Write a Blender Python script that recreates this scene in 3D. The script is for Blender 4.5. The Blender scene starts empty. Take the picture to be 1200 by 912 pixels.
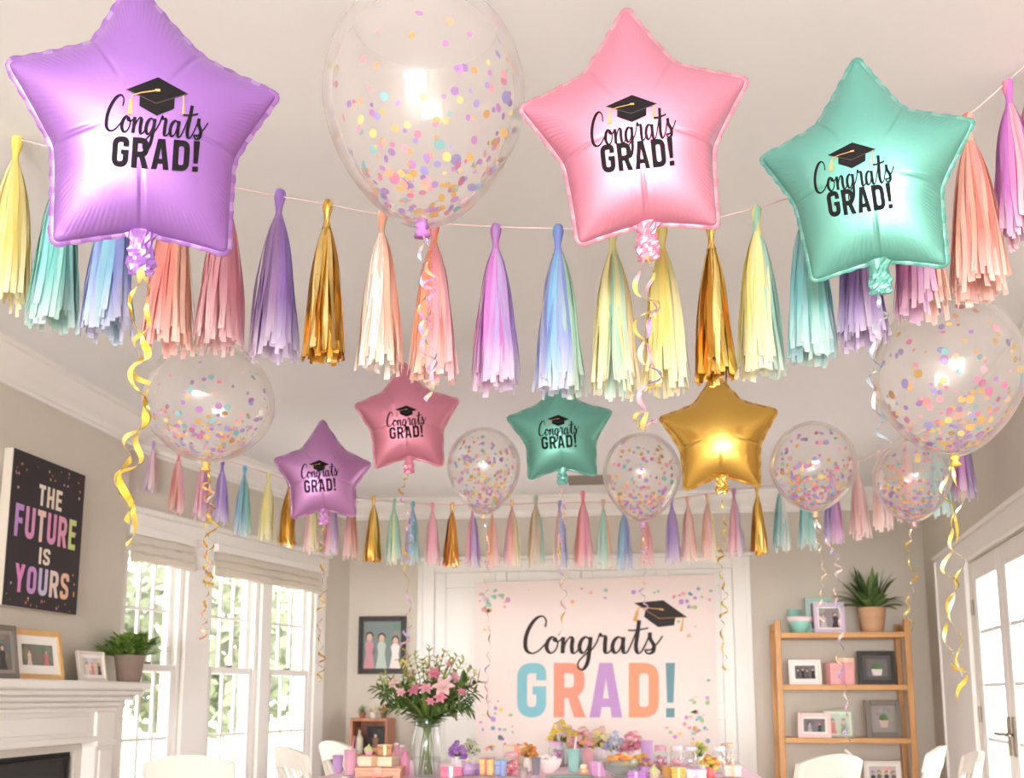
import bpy, math, random
import numpy as np
from mathutils import Vector, Matrix, Euler
random.seed(7)
SC = bpy.context.scene
COL = SC.collection
PI = math.pi
# ------------------------------------------------------------------ camera (the photograph is 1200 x 912)
FPX, PX0, PY0 = 1200.0, 600.0, 625.0
EYE = Vector((0.0, 0.0, 1.2))
YAW, PITCH = math.radians(7.05), math.radians(9.0)
RC = Matrix.Rotation(YAW, 3, 'Z') @ Matrix.Rotation(math.radians(90) + PITCH, 3, 'X')
cam_d = bpy.data.cameras.new('camera'); cam = bpy.data.objects.new('camera', cam_d); COL.objects.link(cam)
cam_d.sensor_fit = 'HORIZONTAL'; cam_d.sensor_width = 36.0; cam_d.lens = 36.0 * FPX / 1200.0
cam_d.shift_y = (PY0 - 456.0) / 1200.0
cam_d.clip_start = 0.05; cam_d.clip_end = 200
cam.matrix_world = Matrix.Translation(EYE) @ RC.to_4x4()
cam_d.dof.use_dof = True; cam_d.dof.focus_distance = 2.45; cam_d.dof.aperture_fstop = 5.6
SC.camera = cam

def ray(px, py):
    return (RC @ Vector(((px - PX0) / FPX, -(py - PY0) / FPX, -1.0)))
def at(px, py, Y):                       # point of the sight line that stands at depth Y
    d = ray(px, py); return EYE + d * ((Y - EYE.y) / d.y)
def atz(px, py, z):
    d = ray(px, py); return EYE + d * ((z - EYE.z) / d.z)
def atp(px, py, p, n):                   # point of the sight line on the plane through p with normal n
    d = ray(px, py); return EYE + d * ((p - EYE).dot(n) / d.dot(n))

# ------------------------------------------------------------------ colour and materials
def lin(c):
    return tuple(((x / 255.0) / 12.92 if x / 255.0 <= 0.04045 else (((x / 255.0) + 0.055) / 1.055) ** 2.4) for x in c[:3])
MATS = {}
def mat(name, rgb=(200, 200, 200), rough=0.5, metal=0.0, spec=0.5, noise=0.0, nscale=8.0, bump=0.0, bscale=60.0, transl=0.0, attr=None, coat=0.0):
    if name in MATS: return MATS[name]
    m = bpy.data.materials.new(name); m.use_nodes = True
    nt = m.node_tree; N = nt.nodes; L = nt.links
    b = N['Principled BSDF']; out = N['Material Output']
    c = lin(rgb)
    b.inputs['Base Color'].default_value = (*c, 1); b.inputs['Roughness'].default_value = rough
    b.inputs['Metallic'].default_value = metal; b.inputs['Specular IOR Level'].default_value = spec
    b.inputs['Coat Weight'].default_value = coat
    src = None
    if attr:
        a = N.new('ShaderNodeAttribute'); a.attribute_name = attr; src = a.outputs['Color']
    if noise > 0:
        tc = N.new('ShaderNodeTexCoord'); nz = N.new('ShaderNodeTexNoise'); nz.inputs['Scale'].default_value = nscale
        nz.inputs['Detail'].default_value = 4
        L.new(tc.outputs['Object'], nz.inputs['Vector'])
        hsv = N.new('ShaderNodeHueSaturation')
        mr = N.new('ShaderNodeMapRange'); mr.inputs['To Min'].default_value = 1 - noise; mr.inputs['To Max'].default_value = 1 + noise
        L.new(nz.outputs['Fac'], mr.inputs['Value']); L.new(mr.outputs['Result'], hsv.inputs['Value'])
        if src: L.new(src, hsv.inputs['Color'])
        else: hsv.inputs['Color'].default_value = (*c, 1)
        src = hsv.outputs['Color']
    if src: L.new(src, b.inputs['Base Color'])
    if bump > 0:
        tc2 = N.new('ShaderNodeTexCoord'); n2 = N.new('ShaderNodeTexNoise'); n2.inputs['Scale'].default_value = bscale
        L.new(tc2.outputs['Object'], n2.inputs['Vector'])
        bp = N.new('ShaderNodeBump'); bp.inputs['Strength'].default_value = bump; bp.inputs['Distance'].default_value = 0.01
        L.new(n2.outputs['Fac'], bp.inputs['Height']); L.new(bp.outputs['Normal'], b.inputs['Normal'])
    if transl > 0:
        t = N.new('ShaderNodeBsdfTranslucent'); mx = N.new('ShaderNodeMixShader'); mx.inputs[0].default_value = transl
        if src: L.new(src, t.inputs['Color'])
        else: t.inputs['Color'].default_value = (*c, 1)
        L.new(b.outputs[0], mx.inputs[1]); L.new(t.outputs[0], mx.inputs[2]); L.new(mx.outputs[0], out.inputs['Surface'])
    MATS[name] = m
    return m

def clear_mat(name, tint=(255, 255, 255), film=0.06, rough=0.04, edge=0.6, ior=1.4):
    """thin clear film: see-through face-on, glossy and milky towards its rim"""
    if name in MATS: return MATS[name]
    m = bpy.data.materials.new(name); m.use_nodes = True
    nt = m.node_tree; N = nt.nodes; L = nt.links
    N.remove(N['Principled BSDF']); out = N['Material Output']
    tr = N.new('ShaderNodeBsdfTransparent'); tr.inputs['Color'].default_value = (*lin(tint), 1)
    gl = N.new('ShaderNodeBsdfGlossy'); gl.inputs['Roughness'].default_value = rough
    df = N.new('ShaderNodeBsdfDiffuse'); df.inputs['Color'].default_value = (0.9, 0.88, 0.88, 1)
    tl = N.new('ShaderNodeBsdfTranslucent'); tl.inputs['Color'].default_value = (0.9, 0.88, 0.88, 1)
    ms = N.new('ShaderNodeMixShader'); ms.inputs[0].default_value = 0.5
    L.new(df.outputs[0], ms.inputs[1]); L.new(tl.outputs[0], ms.inputs[2])
    lw = N.new('ShaderNodeLayerWeight'); lw.inputs['Blend'].default_value = 0.5
    pw = N.new('ShaderNodeMath'); pw.operation = 'POWER'; pw.inputs[1].default_value = 2.2
    L.new(lw.outputs['Facing'], pw.inputs[0])
    mr = N.new('ShaderNodeMapRange'); mr.inputs['To Min'].default_value = film; mr.inputs['To Max'].default_value = edge
    L.new(pw.outputs[0], mr.inputs['Value'])
    m1 = N.new('ShaderNodeMixShader'); L.new(mr.outputs['Result'], m1.inputs[0]); L.new(tr.outputs[0], m1.inputs[1]); L.new(ms.outputs[0], m1.inputs[2])
    pw2 = N.new('ShaderNodeMath'); pw2.operation = 'POWER'; pw2.inputs[1].default_value = 4.0
    L.new(lw.outputs['Facing'], pw2.inputs[0])
    fr = N.new('ShaderNodeMapRange'); fr.inputs['To Min'].default_value = (ior - 1) * .10; fr.inputs['To Max'].default_value = .55
    L.new(pw2.outputs[0], fr.inputs['Value'])
    m2 = N.new('ShaderNodeMixShader'); L.new(fr.outputs['Result'], m2.inputs[0]); L.new(m1.outputs[0], m2.inputs[1]); L.new(gl.outputs[0], m2.inputs[2])
    L.new(m2.outputs[0], out.inputs['Surface'])
    MATS[name] = m
    return m

def wood_mat(name, c1, c2, scale=(3, 40, 40), rough=0.45):
    if name in MATS: return MATS[name]
    m = bpy.data.materials.new(name); m.use_nodes = True
    nt = m.node_tree; N = nt.nodes; L = nt.links; b = N['Principled BSDF']
    tc = N.new('ShaderNodeTexCoord'); mp = N.new('ShaderNodeMapping'); mp.inputs['Scale'].default_value = scale
    nz = N.new('ShaderNodeTexNoise'); nz.inputs['Scale'].default_value = 1.0; nz.inputs['Detail'].default_value = 6
    cr = N.new('ShaderNodeValToRGB')
    cr.color_ramp.elements[0].color = (*lin(c1), 1); cr.color_ramp.elements[1].color = (*lin(c2), 1)
    cr.color_ramp.elements[0].position = .3; cr.color_ramp.elements[1].position = .7
    L.new(tc.outputs['Object'], mp.inputs['Vector']); L.new(mp.outputs[0], nz.inputs['Vector'])
    L.new(nz.outputs['Fac'], cr.inputs['Fac']); L.new(cr.outputs[0], b.inputs['Base Color'])
    b.inputs['Roughness'].default_value = rough
    MATS[name] = m
    return m

# ------------------------------------------------------------------ mesh builder (world or local coordinates)
class MB:
    def __init__(self):
        self.v = []; self.f = []; self.c = []; self.mi = []
        self.M = None; self.ldir = Vector((0, 0, 1)); self.layer = 0
    def vert(self, p):
        p = Vector(p)
        if self.M is not None: p = self.M @ p
        self.v.append(p); return len(self.v) - 1
    def face(self, idx, col=None, mi=0):
        self.f.append(tuple(idx)); self.c.append(col); self.mi.append(mi)
    def poly(self, pts, col=None, mi=0):
        self.face([self.vert(p) for p in pts], col, mi)
    def box(self, lo, hi, col=None, M=None, bev=0.0, mi=0):
        lo = Vector(lo); hi = Vector(hi)
        x0, y0, z0 = (min(lo[i], hi[i]) for i in range(3)); x1, y1, z1 = (max(lo[i], hi[i]) for i in range(3))
        b = min(bev, (x1 - x0) * .45, (y1 - y0) * .45, (z1 - z0) * .45)
        if b <= 0:
            P = [(x, y, z) for z in (z0, z1) for (x, y) in ((x0, y0), (x1, y0), (x1, y1), (x0, y1))]
            F = [(3, 2, 1, 0), (4, 5, 6, 7), (0, 1, 5, 4), (1, 2, 6, 5), (2, 3, 7, 6), (3, 0, 4, 7)]
        else:
            P = []; F = []; ids = {}
            for sx in (0, 1):
                for sy in (0, 1):
                    for sz in (0, 1):
                        c = ((x0, x1)[sx], (y0, y1)[sy], (z0, z1)[sz]); s = (1 - 2 * sx, 1 - 2 * sy, 1 - 2 * sz)
                        for ax in range(3):
                            q = [c[k] + (0 if k == ax else s[k] * b) for k in range(3)]
                            ids[(sx, sy, sz, ax)] = len(P); P.append(tuple(q))
            S = lambda ax, s, a, b2: tuple({ax: s, (ax + 1) % 3: a, (ax + 2) % 3: b2}[k] for k in range(3))
            for ax in range(3):
                for s in (0, 1):
                    loop = [(*S(ax, s, a, b2), ax) for a, b2 in ((0, 0), (1, 0), (1, 1), (0, 1))]
                    F.append(tuple(ids[k] for k in (loop if s else loop[::-1])))
            for ax in range(3):                                # edge chamfers along ax
                a1, a2 = (ax + 1) % 3, (ax + 2) % 3
                for s1 in (0, 1):
                    for s2 in (0, 1):
                        q = [(*S(ax, 0, s1, s2), a1), (*S(ax, 1, s1, s2), a1), (*S(ax, 1, s1, s2), a2), (*S(ax, 0, s1, s2), a2)]
                        f = [ids[k] for k in q]
                        F.append(tuple(f if (s1 == s2) else f[::-1]))
            for sx in (0, 1):
                for sy in (0, 1):
                    for sz in (0, 1):
                        f = [ids[(sx, sy, sz, a)] for a in range(3)]
                        F.append(tuple(f if (sx + sy + sz) % 2 else f[::-1]))
        n = len(self.v)
        for p in P:
            self.vert((M @ Vector(p)) if M is not None else p)
        for f in F: self.face([i + n for i in f], col, mi)
    def tube(self, pts, r, seg=8, col=None, closed=False, cap=True):
        pts = [Vector(p) for p in pts]; n = len(pts)
        rs = r if isinstance(r, (list, tuple)) else [r] * n
        rings = []; up = None
        for i, p in enumerate(pts):
            t = (pts[min(i + 1, n - 1)] - pts[max(i - 1, 0)])
            if t.length < 1e-9: t = Vector((0, 0, 1))
            t.normalize()
            if up is None:
                up = Vector((0, 0, 1)) if abs(t.z) < .9 else Vector((1, 0, 0))
            a = up - t * up.dot(t)
            if a.length < 1e-6: a = t.orthogonal()
            a.normalize(); up = a; b = t.cross(a)
            rings.append([self.vert(p + a * (math.cos(2 * PI * k / seg) * rs[i]) + b * (math.sin(2 * PI * k / seg) * rs[i])) for k in range(seg)])
        for i in range(n - 1):
            for k in range(seg):
                self.face((rings[i][k], rings[i][(k + 1) % seg], rings[i + 1][(k + 1) % seg], rings[i + 1][k]), col)
        if cap:
            self.face(rings[0][::-1], col); self.face(rings[-1], col)
    def lathe(self, prof, seg=24, c=(0, 0, 0), col=None, cap0=True, cap1=True, wob=None, M=None):
        rings = []
        for (r, z) in prof:
            ring = []
            for k in range(seg):
                a = 2 * PI * k / seg; rr = r * (1 + (wob(a, z) if wob else 0))
                p = Vector((c[0] + rr * math.cos(a), c[1] + rr * math.sin(a), c[2] + z))
                if M is not None: p = M @ p
                ring.append(self.vert(p))
            rings.append(ring)
        for i in range(len(prof) - 1):
            for k in range(seg):
                self.face((rings[i][k], rings[i][(k + 1) % seg], rings[i + 1][(k + 1) % seg], rings[i + 1][k]), col)
        if cap0: self.face(rings[0][::-1], col)
        if cap1: self.face(rings[-1], col)
    def ball(self, c, r, seg=10, rings=6, col=None, sc=(1, 1, 1)):
        c = Vector(c)
        top = self.vert(c + Vector((0, 0, r * sc[2]))); bot = self.vert(c - Vector((0, 0, r * sc[2])))
        R = []
        for i in range(1, rings):
            ph = PI * i / rings
            R.append([self.vert(c + Vector((r * sc[0] * math.sin(ph) * math.cos(2 * PI * k / seg), r * sc[1] * math.sin(ph) * math.sin(2 * PI * k / seg), r * sc[2] * math.cos(ph)))) for k in range(seg)])
        for k in range(seg):
            self.face((top, R[0][k], R[0][(k + 1) % seg]), col); self.face((bot, R[-1][(k + 1) % seg], R[-1][k]), col)
        for i in range(len(R) - 1):
            for k in range(seg):
                self.face((R[i][k], R[i + 1][k], R[i + 1][(k + 1) % seg], R[i][(k + 1) % seg]), col)
    def strip(self, L, Rr, cols=None):
        """ruled strip between two point lists; cols per vertex pair"""
        a = [self.vert(p) for p in L]; b = [self.vert(p) for p in Rr]
        for i in range(len(a) - 1):
            self.face((a[i], b[i], b[i + 1], a[i + 1]), cols[i] if cols else None)
    def extrude(self, prof, p0, p1, uo, vo=Vector((0, 0, 1)), cap=True):
        """profile (u,v) swept straight from p0 to p1"""
        p0 = Vector(p0); p1 = Vector(p1)
        A = [self.vert(p0 + uo * u + vo * v) for u, v in prof]; B = [self.vert(p1 + uo * u + vo * v) for u, v in prof]
        n = len(prof)
        for i in range(n): self.face((A[i], A[(i + 1) % n], B[(i + 1) % n], B[i]))
        if cap: self.face(A[::-1]); self.face(B)
    def build(self, name, m, parent=None, smooth=False, kind=None, label=None):
        me = bpy.data.meshes.new(name)
        q = parent
        while q is not None and q.name not in MW: q = q.parent
        inv = MW[q.name].inverted() if q is not None else None
        V = [(inv @ p) if inv is not None else p for p in self.v]
        me.from_pydata([tuple(p) for p in V], [], self.f)
        for mm in (m if isinstance(m, (list, tuple)) else [m]): me.materials.append(mm)
        if any(i for i in self.mi): me.polygons.foreach_set('material_index', self.mi)
        if any(c is not None for c in self.c):
            at_ = me.color_attributes.new('Col', 'FLOAT_COLOR', 'CORNER')
            buf = []
            for f, c in zip(self.f, self.c):
                if c is None: c = (1, 1, 1)
                if isinstance(c[0], (tuple, list)):
                    for q in c: buf += [*q, 1.0]
                else: buf += [*c, 1.0] * len(f)
            at_.data.foreach_set('color', buf)
        if smooth: me.polygons.foreach_set('use_smooth', [True] * len(me.polygons))
        me.update()
        o = bpy.data.objects.new(name, me); COL.objects.link(o)
        if parent is not None: o.parent = parent
        if kind: o['kind'] = kind
        if label: o['label'] = label
        return o
MW = {}                                  # world matrices of the roots that parts are built under
def tag(o, label, cat, group=None):
    o['label'] = label; o['category'] = cat
    if group: o['group'] = group
    return o
def root(name, loc, label, cat, group=None, M=None):
    o = bpy.data.objects.new(name, None); COL.objects.link(o); o.empty_display_size = .05
    mm = M if M is not None else Matrix.Translation(Vector(loc))
    o.matrix_world = mm; MW[o.name] = mm.copy()
    return tag(o, label, cat, group)
def copy_tree(o, parent=None):
    c = o.copy(); COL.objects.link(c)
    if parent is not None: c.parent = parent
    for ch in o.children: copy_tree(ch, c)
    return c
def smooth_by_angle(o, ang=40):
    me = o.data; me.polygons.foreach_set('use_smooth', [True] * len(me.polygons))
    try: me.set_sharp_from_angle(angle=math.radians(ang))
    except Exception: pass
    return o
def catmull(pts, n=6, closed=False):
    P = [Vector(p) for p in pts]; out = []
    m = len(P)
    for i in range(m - 1):
        p0 = P[i - 1] if i > 0 else P[0] * 2 - P[1]
        p1, p2 = P[i], P[i + 1]
        p3 = P[i + 2] if i + 2 < m else P[-1] * 2 - P[-2]
        for k in range(n):
            t = k / n
            out.append(0.5 * ((2 * p1) + (p2 - p0) * t + (2 * p0 - 5 * p1 + 4 * p2 - p3) * t * t + (3 * p1 - p0 - 3 * p2 + p3) * t ** 3))
    out.append(P[-1]); return out
# ------------------------------------------------------------------ lettering: strokes -> strips
def rounded(pts, r, n=5, closed=False):
    P = [Vector((p[0], p[1])) for p in pts]; out = []
    m = len(P)
    for i in range(m):
        if not closed and i in (0, m - 1): out.append(P[i]); continue
        a, b, c = P[i - 1], P[i], P[(i + 1) % m]
        d1 = (a - b); d2 = (c - b); rr = min(r, d1.length * .5, d2.length * .5)
        if rr < 1e-4: out.append(b); continue
        s = b + d1.normalized() * rr; e = b + d2.normalized() * rr
        for k in range(n + 1):
            t = k / n; out.append((1 - t) ** 2 * s + 2 * t * (1 - t) * b + t * t * e)
    if closed: out.append(out[0].copy())
    return out
SW = 0.19
LAYER = .00015
def glyph(ch):
    """(advance, [(polyline, width)], [quads])  cap height 1"""
    S = []; Q = []; w = SW; h = w / 2; W = .56; r = .22
    a, b = h, W - h
    if ch == 'G':
        S.append((rounded([(b, .68), (b, 1 - h), (a, 1 - h), (a, h), (b, h), (b, .52)], r), w)); Q.append([(.30, .42), (W, .42), (W, .57), (.30, .57)])
    elif ch == 'R':
        S.append(([(a, 0), (a, 1)], w)); S.append((rounded([(a, 1 - h), (b, 1 - h), (b, .45), (a, .45)], r), w)); Q.append([(.23, .45), (.40, .50), (W + .02, 0), (W - .19, 0)])
    elif ch == 'A':
        W = .60; Q += [[(0, 0), (.19, 0), (.345, 1), (.18, 1)], [(.41, 0), (.60, 0), (.42, 1), (.255, 1)], [(.10, .19), (.50, .19), (.48, .35), (.12, .35)]]
    elif ch == 'D':
        S.append((rounded([(a, h), (a, 1 - h), (b, 1 - h), (b, h)], .24, closed=True)[0:] , w)); Q += [[(0, 0), (w, 0), (w, 1), (0, 1)], [(0, 0), (.3, 0), (.3, w), (0, w)], [(0, 1 - w), (.3, 1 - w), (.3, 1), (0, 1)]]
    elif ch == '!':
        W = .21; Q += [[(.035, .27), (.175, .27), (.21, 1), (0, 1)], [(.01, 0), (.20, 0), (.20, .17), (.01, .17)]]
    elif ch == 'T':
        W = .50; S += [([(0, 1 - h), (W, 1 - h)], w), ([(W / 2, 0), (W / 2, 1)], w)]
    elif ch == 'H':
        S += [([(a, 0), (a, 1)], w), ([(b, 0), (b, 1)], w), ([(a, .5), (b, .5)], w * .9)]
    elif ch == 'E':
        W = .47; S += [([(a, 0), (a, 1)], w), ([(0, 1 - h), (W, 1 - h)], w), ([(0, .51), (W - .04, .51)], w * .9), ([(0, h), (W, h)], w)]
    elif ch == 'F':
        W = .47; S += [([(a, 0), (a, 1)], w), ([(0, 1 - h), (W, 1 - h)], w), ([(0, .5), (W - .04, .5)], w * .9)]
    elif ch == 'U':
        S.append((rounded([(a, 1), (a, h), (b, h), (b, 1)], r), w))
    elif ch == 'I':
        W = w; S.append(([(h, 0), (h, 1)], w))
    elif ch == 'S':
        S.append((rounded([(b, .70), (b, 1 - h), (a, 1 - h), (a, .56), (b, .44), (b, h), (a, h), (a, .30)], .2), w))
    elif ch == 'Y':
        W = .58; S.append(([(W / 2, 0), (W / 2, .45)], w)); Q += [[(0, 1), (.20, 1), (.385, .40), (.195, .40)], [(.38, 1), (.58, 1), (.385, .40), (.195, .40)]]
    elif ch == 'O':
        S.append((rounded([(a, .5), (a, 1 - h), (b, 1 - h), (b, h), (a, h)], r, closed=True), w))
    return W, S, Q
SCRIPT = [  # a hand-drawn cursive, x-height 1
    [(1.42, 1.62), (1.46, 2.05), (1.22, 2.30), (.82, 2.12), (.42, 1.55), (.20, .85), (.24, .22), (.58, -.02), (1.0, .14), (1.40, .55), (1.62, .78)],
    [(2.06, .88), (1.84, 1.0), (1.58, .74), (1.50, .30), (1.72, 0.0), (2.02, .16), (2.18, .58), (2.06, .92), (1.98, .80), (2.22, .72), (2.52, .98)],
    [(2.52, 1.0), (2.50, .5), (2.47, -.02)],
    [(2.47, .05), (2.66, .62), (2.92, .98), (3.08, .86), (3.04, .42), (3.10, .02), (3.32, .06), (3.56, .42)],
    [(4.14, .82), (3.90, 1.0), (3.62, .76), (3.52, .32), (3.68, 0.0), (3.94, .18), (4.14, .72)],
    [(4.20, 1.0), (4.14, .3), (4.02, -.55), (3.74, -1.02), (3.44, -.92), (3.46, -.55), (3.86, -.10), (4.30, .25), (4.62, .75)],
    [(4.62, .75), (4.76, 1.18), (4.86, 1.06), (5.10, 1.02), (5.08, .5), (5.10, .05), (5.34, .06), (5.58, .42)],
    [(6.16, .82), (5.92, 1.0), (5.64, .76), (5.54, .32), (5.70, 0.0), (5.96, .18), (6.16, .72)],
    [(6.22, 1.0), (6.18, .5), (6.22, .05), (6.44, .06), (6.72, .62), (7.06, 1.5), (7.18, 2.02)],
    [(7.18, 2.05), (7.08, 1.2), (6.98, .40), (7.10, .0), (7.36, .14), (7.68, .80), (7.84, 1.28)],
    [(6.50, 1.42), (7.0, 1.42), (7.74, 1.56)],
    [(7.84, 1.28), (7.86, .90), (8.08, .48), (8.02, .08), (7.72, -.04), (7.56, .18), (7.9, .22), (8.34, .66), (8.62, 1.06)],
]
SCRIPT_W = 8.7
def draw_stroke(mb, pts, widths, fmap, col=None, step=None, across=2):
    P = [Vector((p[0], p[1])) for p in pts]
    if step:                                  # refine long straight runs so a print follows its surface
        out = []; wo = []
        ws = widths if isinstance(widths, list) else [widths] * len(P)
        for i in range(len(P) - 1):
            n = max(1, int(math.ceil((P[i + 1] - P[i]).length / step)))
            for k in range(n):
                out.append(P[i].lerp(P[i + 1], k / n)); wo.append(ws[i] + (ws[i + 1] - ws[i]) * k / n)
        out.append(P[-1]); wo.append(ws[-1]); P, widths = out, wo
    n = len(P); ws = widths if isinstance(widths, list) else [widths] * n
    mb.layer += 1; off = mb.ldir * (mb.layer * LAYER); f0 = fmap; fmap = lambda p: Vector(f0(p)) + off
    closed = (P[0] - P[-1]).length < 1e-6
    rows = []
    for i in range(n):
        if closed:
            a = P[i - 1] if i > 0 else P[-2]; b = P[i + 1] if i < n - 1 else P[1]
        else:
            a = P[max(i - 1, 0)]; b = P[min(i + 1, n - 1)]
        d1 = (P[i] - a); d2 = (b - P[i])
        if d1.length < 1e-9: d1 = d2
        if d2.length < 1e-9: d2 = d1
        d1 = d1.normalized(); d2 = d2.normalized()
        t = (d1 + d2)
        if t.length < 1e-6: t = d1
        t.normalize(); nn = Vector((-t.y, t.x))
        k = 1.0 / max(.5, nn.dot(Vector((-d1.y, d1.x))))
        rows.append([mb.vert(fmap(P[i] + nn * (ws[i] * k * (j / across - .5)))) for j in range(across + 1)])
    for i in range(n - 1):
        for j in range(across):
            mb.face((rows[i][j + 1], rows[i][j], rows[i + 1][j], rows[i + 1][j + 1]), col)
def draw_quad(mb, q, fmap, col=None, n=6):
    q = [Vector(p) for p in q]; G = []
    mb.layer += 1; off = mb.ldir * (mb.layer * LAYER); f0 = fmap; fmap = lambda p: Vector(f0(p)) + off
    for i in range(n + 1):
        l = q[0].lerp(q[3], i / n); r = q[1].lerp(q[2], i / n)
        G.append([mb.vert(fmap(l.lerp(r, j / 3))) for j in range(4)])
    for i in range(n):
        for j in range(3): mb.face((G[i][j], G[i][j + 1], G[i + 1][j + 1], G[i + 1][j]), col)
def block_layout(txt, gap=.12):
    x = 0; out = []
    for ch in txt:
        W, S, Q = glyph(ch); out.append((ch, x, W, S, Q)); x += W + gap
    return x - gap, out
def draw_block(mb, txt, fmap_unit, cols=None, gap=.12, step=.08):
    """fmap_unit maps (u 0..1 along the word, v 0..1 of cap height)"""
    total, lay = block_layout(txt, gap)
    for i, (ch, x, W, S, Q) in enumerate(lay):
        col = cols[i] if cols else None
        fm = lambda p: fmap_unit((p[0] + x) / total, p[1])
        for pts, w in S: draw_stroke(mb, pts, w, fm, col, step)
        for q in Q: draw_quad(mb, q, fm, col)
def draw_script(mb, fmap_unit, bold=1.0, col=None):
    """u 0..1 along the word, v in x-heights"""
    for st in SCRIPT:
        P = catmull([(x, y, 0) for x, y in st], 7)
        P = [Vector((p.x, p.y)) for p in P]
        ws = []
        for i in range(len(P)):
            d = P[min(i + 1, len(P) - 1)] - P[max(i - 1, 0)]
            dn = max(0.0, -d.y / max(d.length, 1e-6))
            ws.append((.095 + .145 * dn ** 1.3) * bold)
        for _ in range(2): ws = [ws[0]] + [(ws[i - 1] + ws[i] + ws[i + 1]) / 3 for i in range(1, len(ws) - 1)] + [ws[-1]]
        draw_stroke(mb, P, ws, lambda p: fmap_unit(p[0] / SCRIPT_W, p[1]), col)
CAP_BOARD = [(-1, .12), (0.02, .72), (1, .08), (-.02, -.42)]
CAP_BODY = [(-.56, -.12), (-.02, -.42), (.58, -.14), (.58, -.60), (.02, -.95), (-.56, -.56)]
def draw_cap(mb, fm, black, edge, gold):
    draw_quad(mb, [CAP_BOARD[0], CAP_BOARD[3], CAP_BOARD[2], CAP_BOARD[1]], fm, black)
    for a, b in ((0, 1), (1, 2)):
        t0, t1 = Vector(CAP_BODY[a]), Vector(CAP_BODY[b]); lo = [Vector((-.56, -.56)), Vector((.02, -.95)), Vector((.58, -.60))]
        draw_quad(mb, [lo[a], lo[b], t1, t0], fm, black)
    draw_stroke(mb, [(-1, .12), (-.02, -.42), (1, .08)], .035, fm, edge, .2)
    draw_stroke(mb, [(.02, .15), (-.5, .02), (-.78, -.1), (-.84, -.3)], .045, fm, gold, .2)
    draw_stroke(mb, [(-.84, -.3), (-.85, -.6), (-.86, -.95)], [.09, .12, .16], fm, gold)
    draw_stroke(mb, [(.86, -.02), (.87, -.4), (.87, -.85)], [.04, .06, .10], fm, gold)
    draw_stroke(mb, [(-.06, .15), (.10, .15)], .10, fm, gold)
# ------------------------------------------------------------------ the room
D = 8.7                                   # depth of the back wall
CEIL = 2.9
WALL = mat('wall_paint', (208, 200, 188), .85, noise=.02, nscale=3)
WHITE = mat('white_trim', (236, 233, 229), .45, noise=.015, nscale=4)
CEILM = mat('ceiling_paint', (238, 238, 240), .9, noise=.015, nscale=2)
FLOORM = wood_mat('oak_floor', (208, 200, 190), (224, 216, 208), (1.2, 14, 14), .4)
GLASS = clear_mat('window_glass', (255, 255, 255), .01, .02, .08, 1.35)
def struct(o):
    o['kind'] = 'structure'; return o
# plan points
BX = -2.95                                # chimney breast face
BEND = at(143, 700, 5.85); BX = BEND.x
WA = Vector((-3.13, 6.05, 0)); WB = Vector((at(408, 750, D).x, D, 0))     # window wall
RB = Vector((at(1089, 750, D).x, D, 0)); RS = .108
RA = Vector((RB.x - RS * (D - 4.6), 4.6, 0))
wu = (WB - WA).normalized(); wn = Vector((wu.y, -wu.x, 0))                # into the room
ru = (RA - RB).normalized(); rn = Vector((ru.y, -ru.x, 0))
if rn.x > 0: rn = -rn
def wallbox(mb, p0, p1, z0, z1, n, t):
    """slab whose room face runs p0-p1, thickness t behind it"""
    a, b = Vector(p0), Vector(p1); o = -n * t
    P = [a, b, b + o, a + o]
    V = [mb.vert((p.x, p.y, z)) for z in (z0, z1) for p in P]
    for f in ((3, 2, 1, 0), (4, 5, 6, 7), (0, 1, 5, 4), (1, 2, 6, 5), (2, 3, 7, 6), (3, 0, 4, 7)): mb.face([V[i] for i in f])
m = MB(); m.box((-7, -8.6, -.1), (7, 9.4, 0)); struct(m.build('floor', FLOORM))
m = MB(); m.box((-5, -8.3, CEIL), (4.5, 9.2, CEIL + .12)); struct(m.build('ceiling', CEILM))
# chimney breast = left wall
m = MB(); m.box((BX - .5, -8.0, 0), (BX, 5.85, CEIL)); struct(m.build('wall_left', WALL))
# back wall
m = MB(); m.box((WB.x - .5, D, 0), (RB.x + .5, D + .15, CEIL)); struct(m.build('wall_back', WALL))
# window wall with three openings; s along the wall
wp = WA.copy(); wp.z = 1.5
def wall_s(px, py=720): return (atp(px, py, wp, wn) - WA).dot(wu)
def wall_z(px, py): return atp(px, py, wp, wn).z
WLEN = (WB - WA).length
WZ0, WZ1 = .42, wall_z(240, 650) + .02
openings = [(wall_s(143), wall_s(214)), (wall_s(244), wall_s(303)), (wall_s(315), wall_s(367))]
def W3(s, z, n=0.0): 
    p = WA + wu * s + wn * n; return Vector((p.x, p.y, z))
m = MB()
def ww(s0, s1, z0, z1, t=.14): wallbox(m, WA + wu * s0, WA + wu * s1, z0, z1, wn, t)
ww(-.6, openings[0][0], 0, CEIL)
for i, (a, b) in enumerate(openings):
    ww(a, b, 0, WZ0); ww(a, b, WZ1, CEIL)
    nxt = openings[i + 1][0] if i < 2 else WLEN + .02
    ww(b, nxt, 0, CEIL)
struct(m.build('wall_window', WALL))
def bx(mb, s0, s1, z0, z1, n0, n1, bev=0.0):
    """box in window-wall coordinates"""
    F = Matrix(((wu.x, wn.x, 0, WA.x), (wu.y, wn.y, 0, WA.y), (0, 0, 1, 0), (0, 0, 0, 1)))
    mb.box((s0, n0, z0), (s1, n1, z1), M=F, bev=bev)
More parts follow.
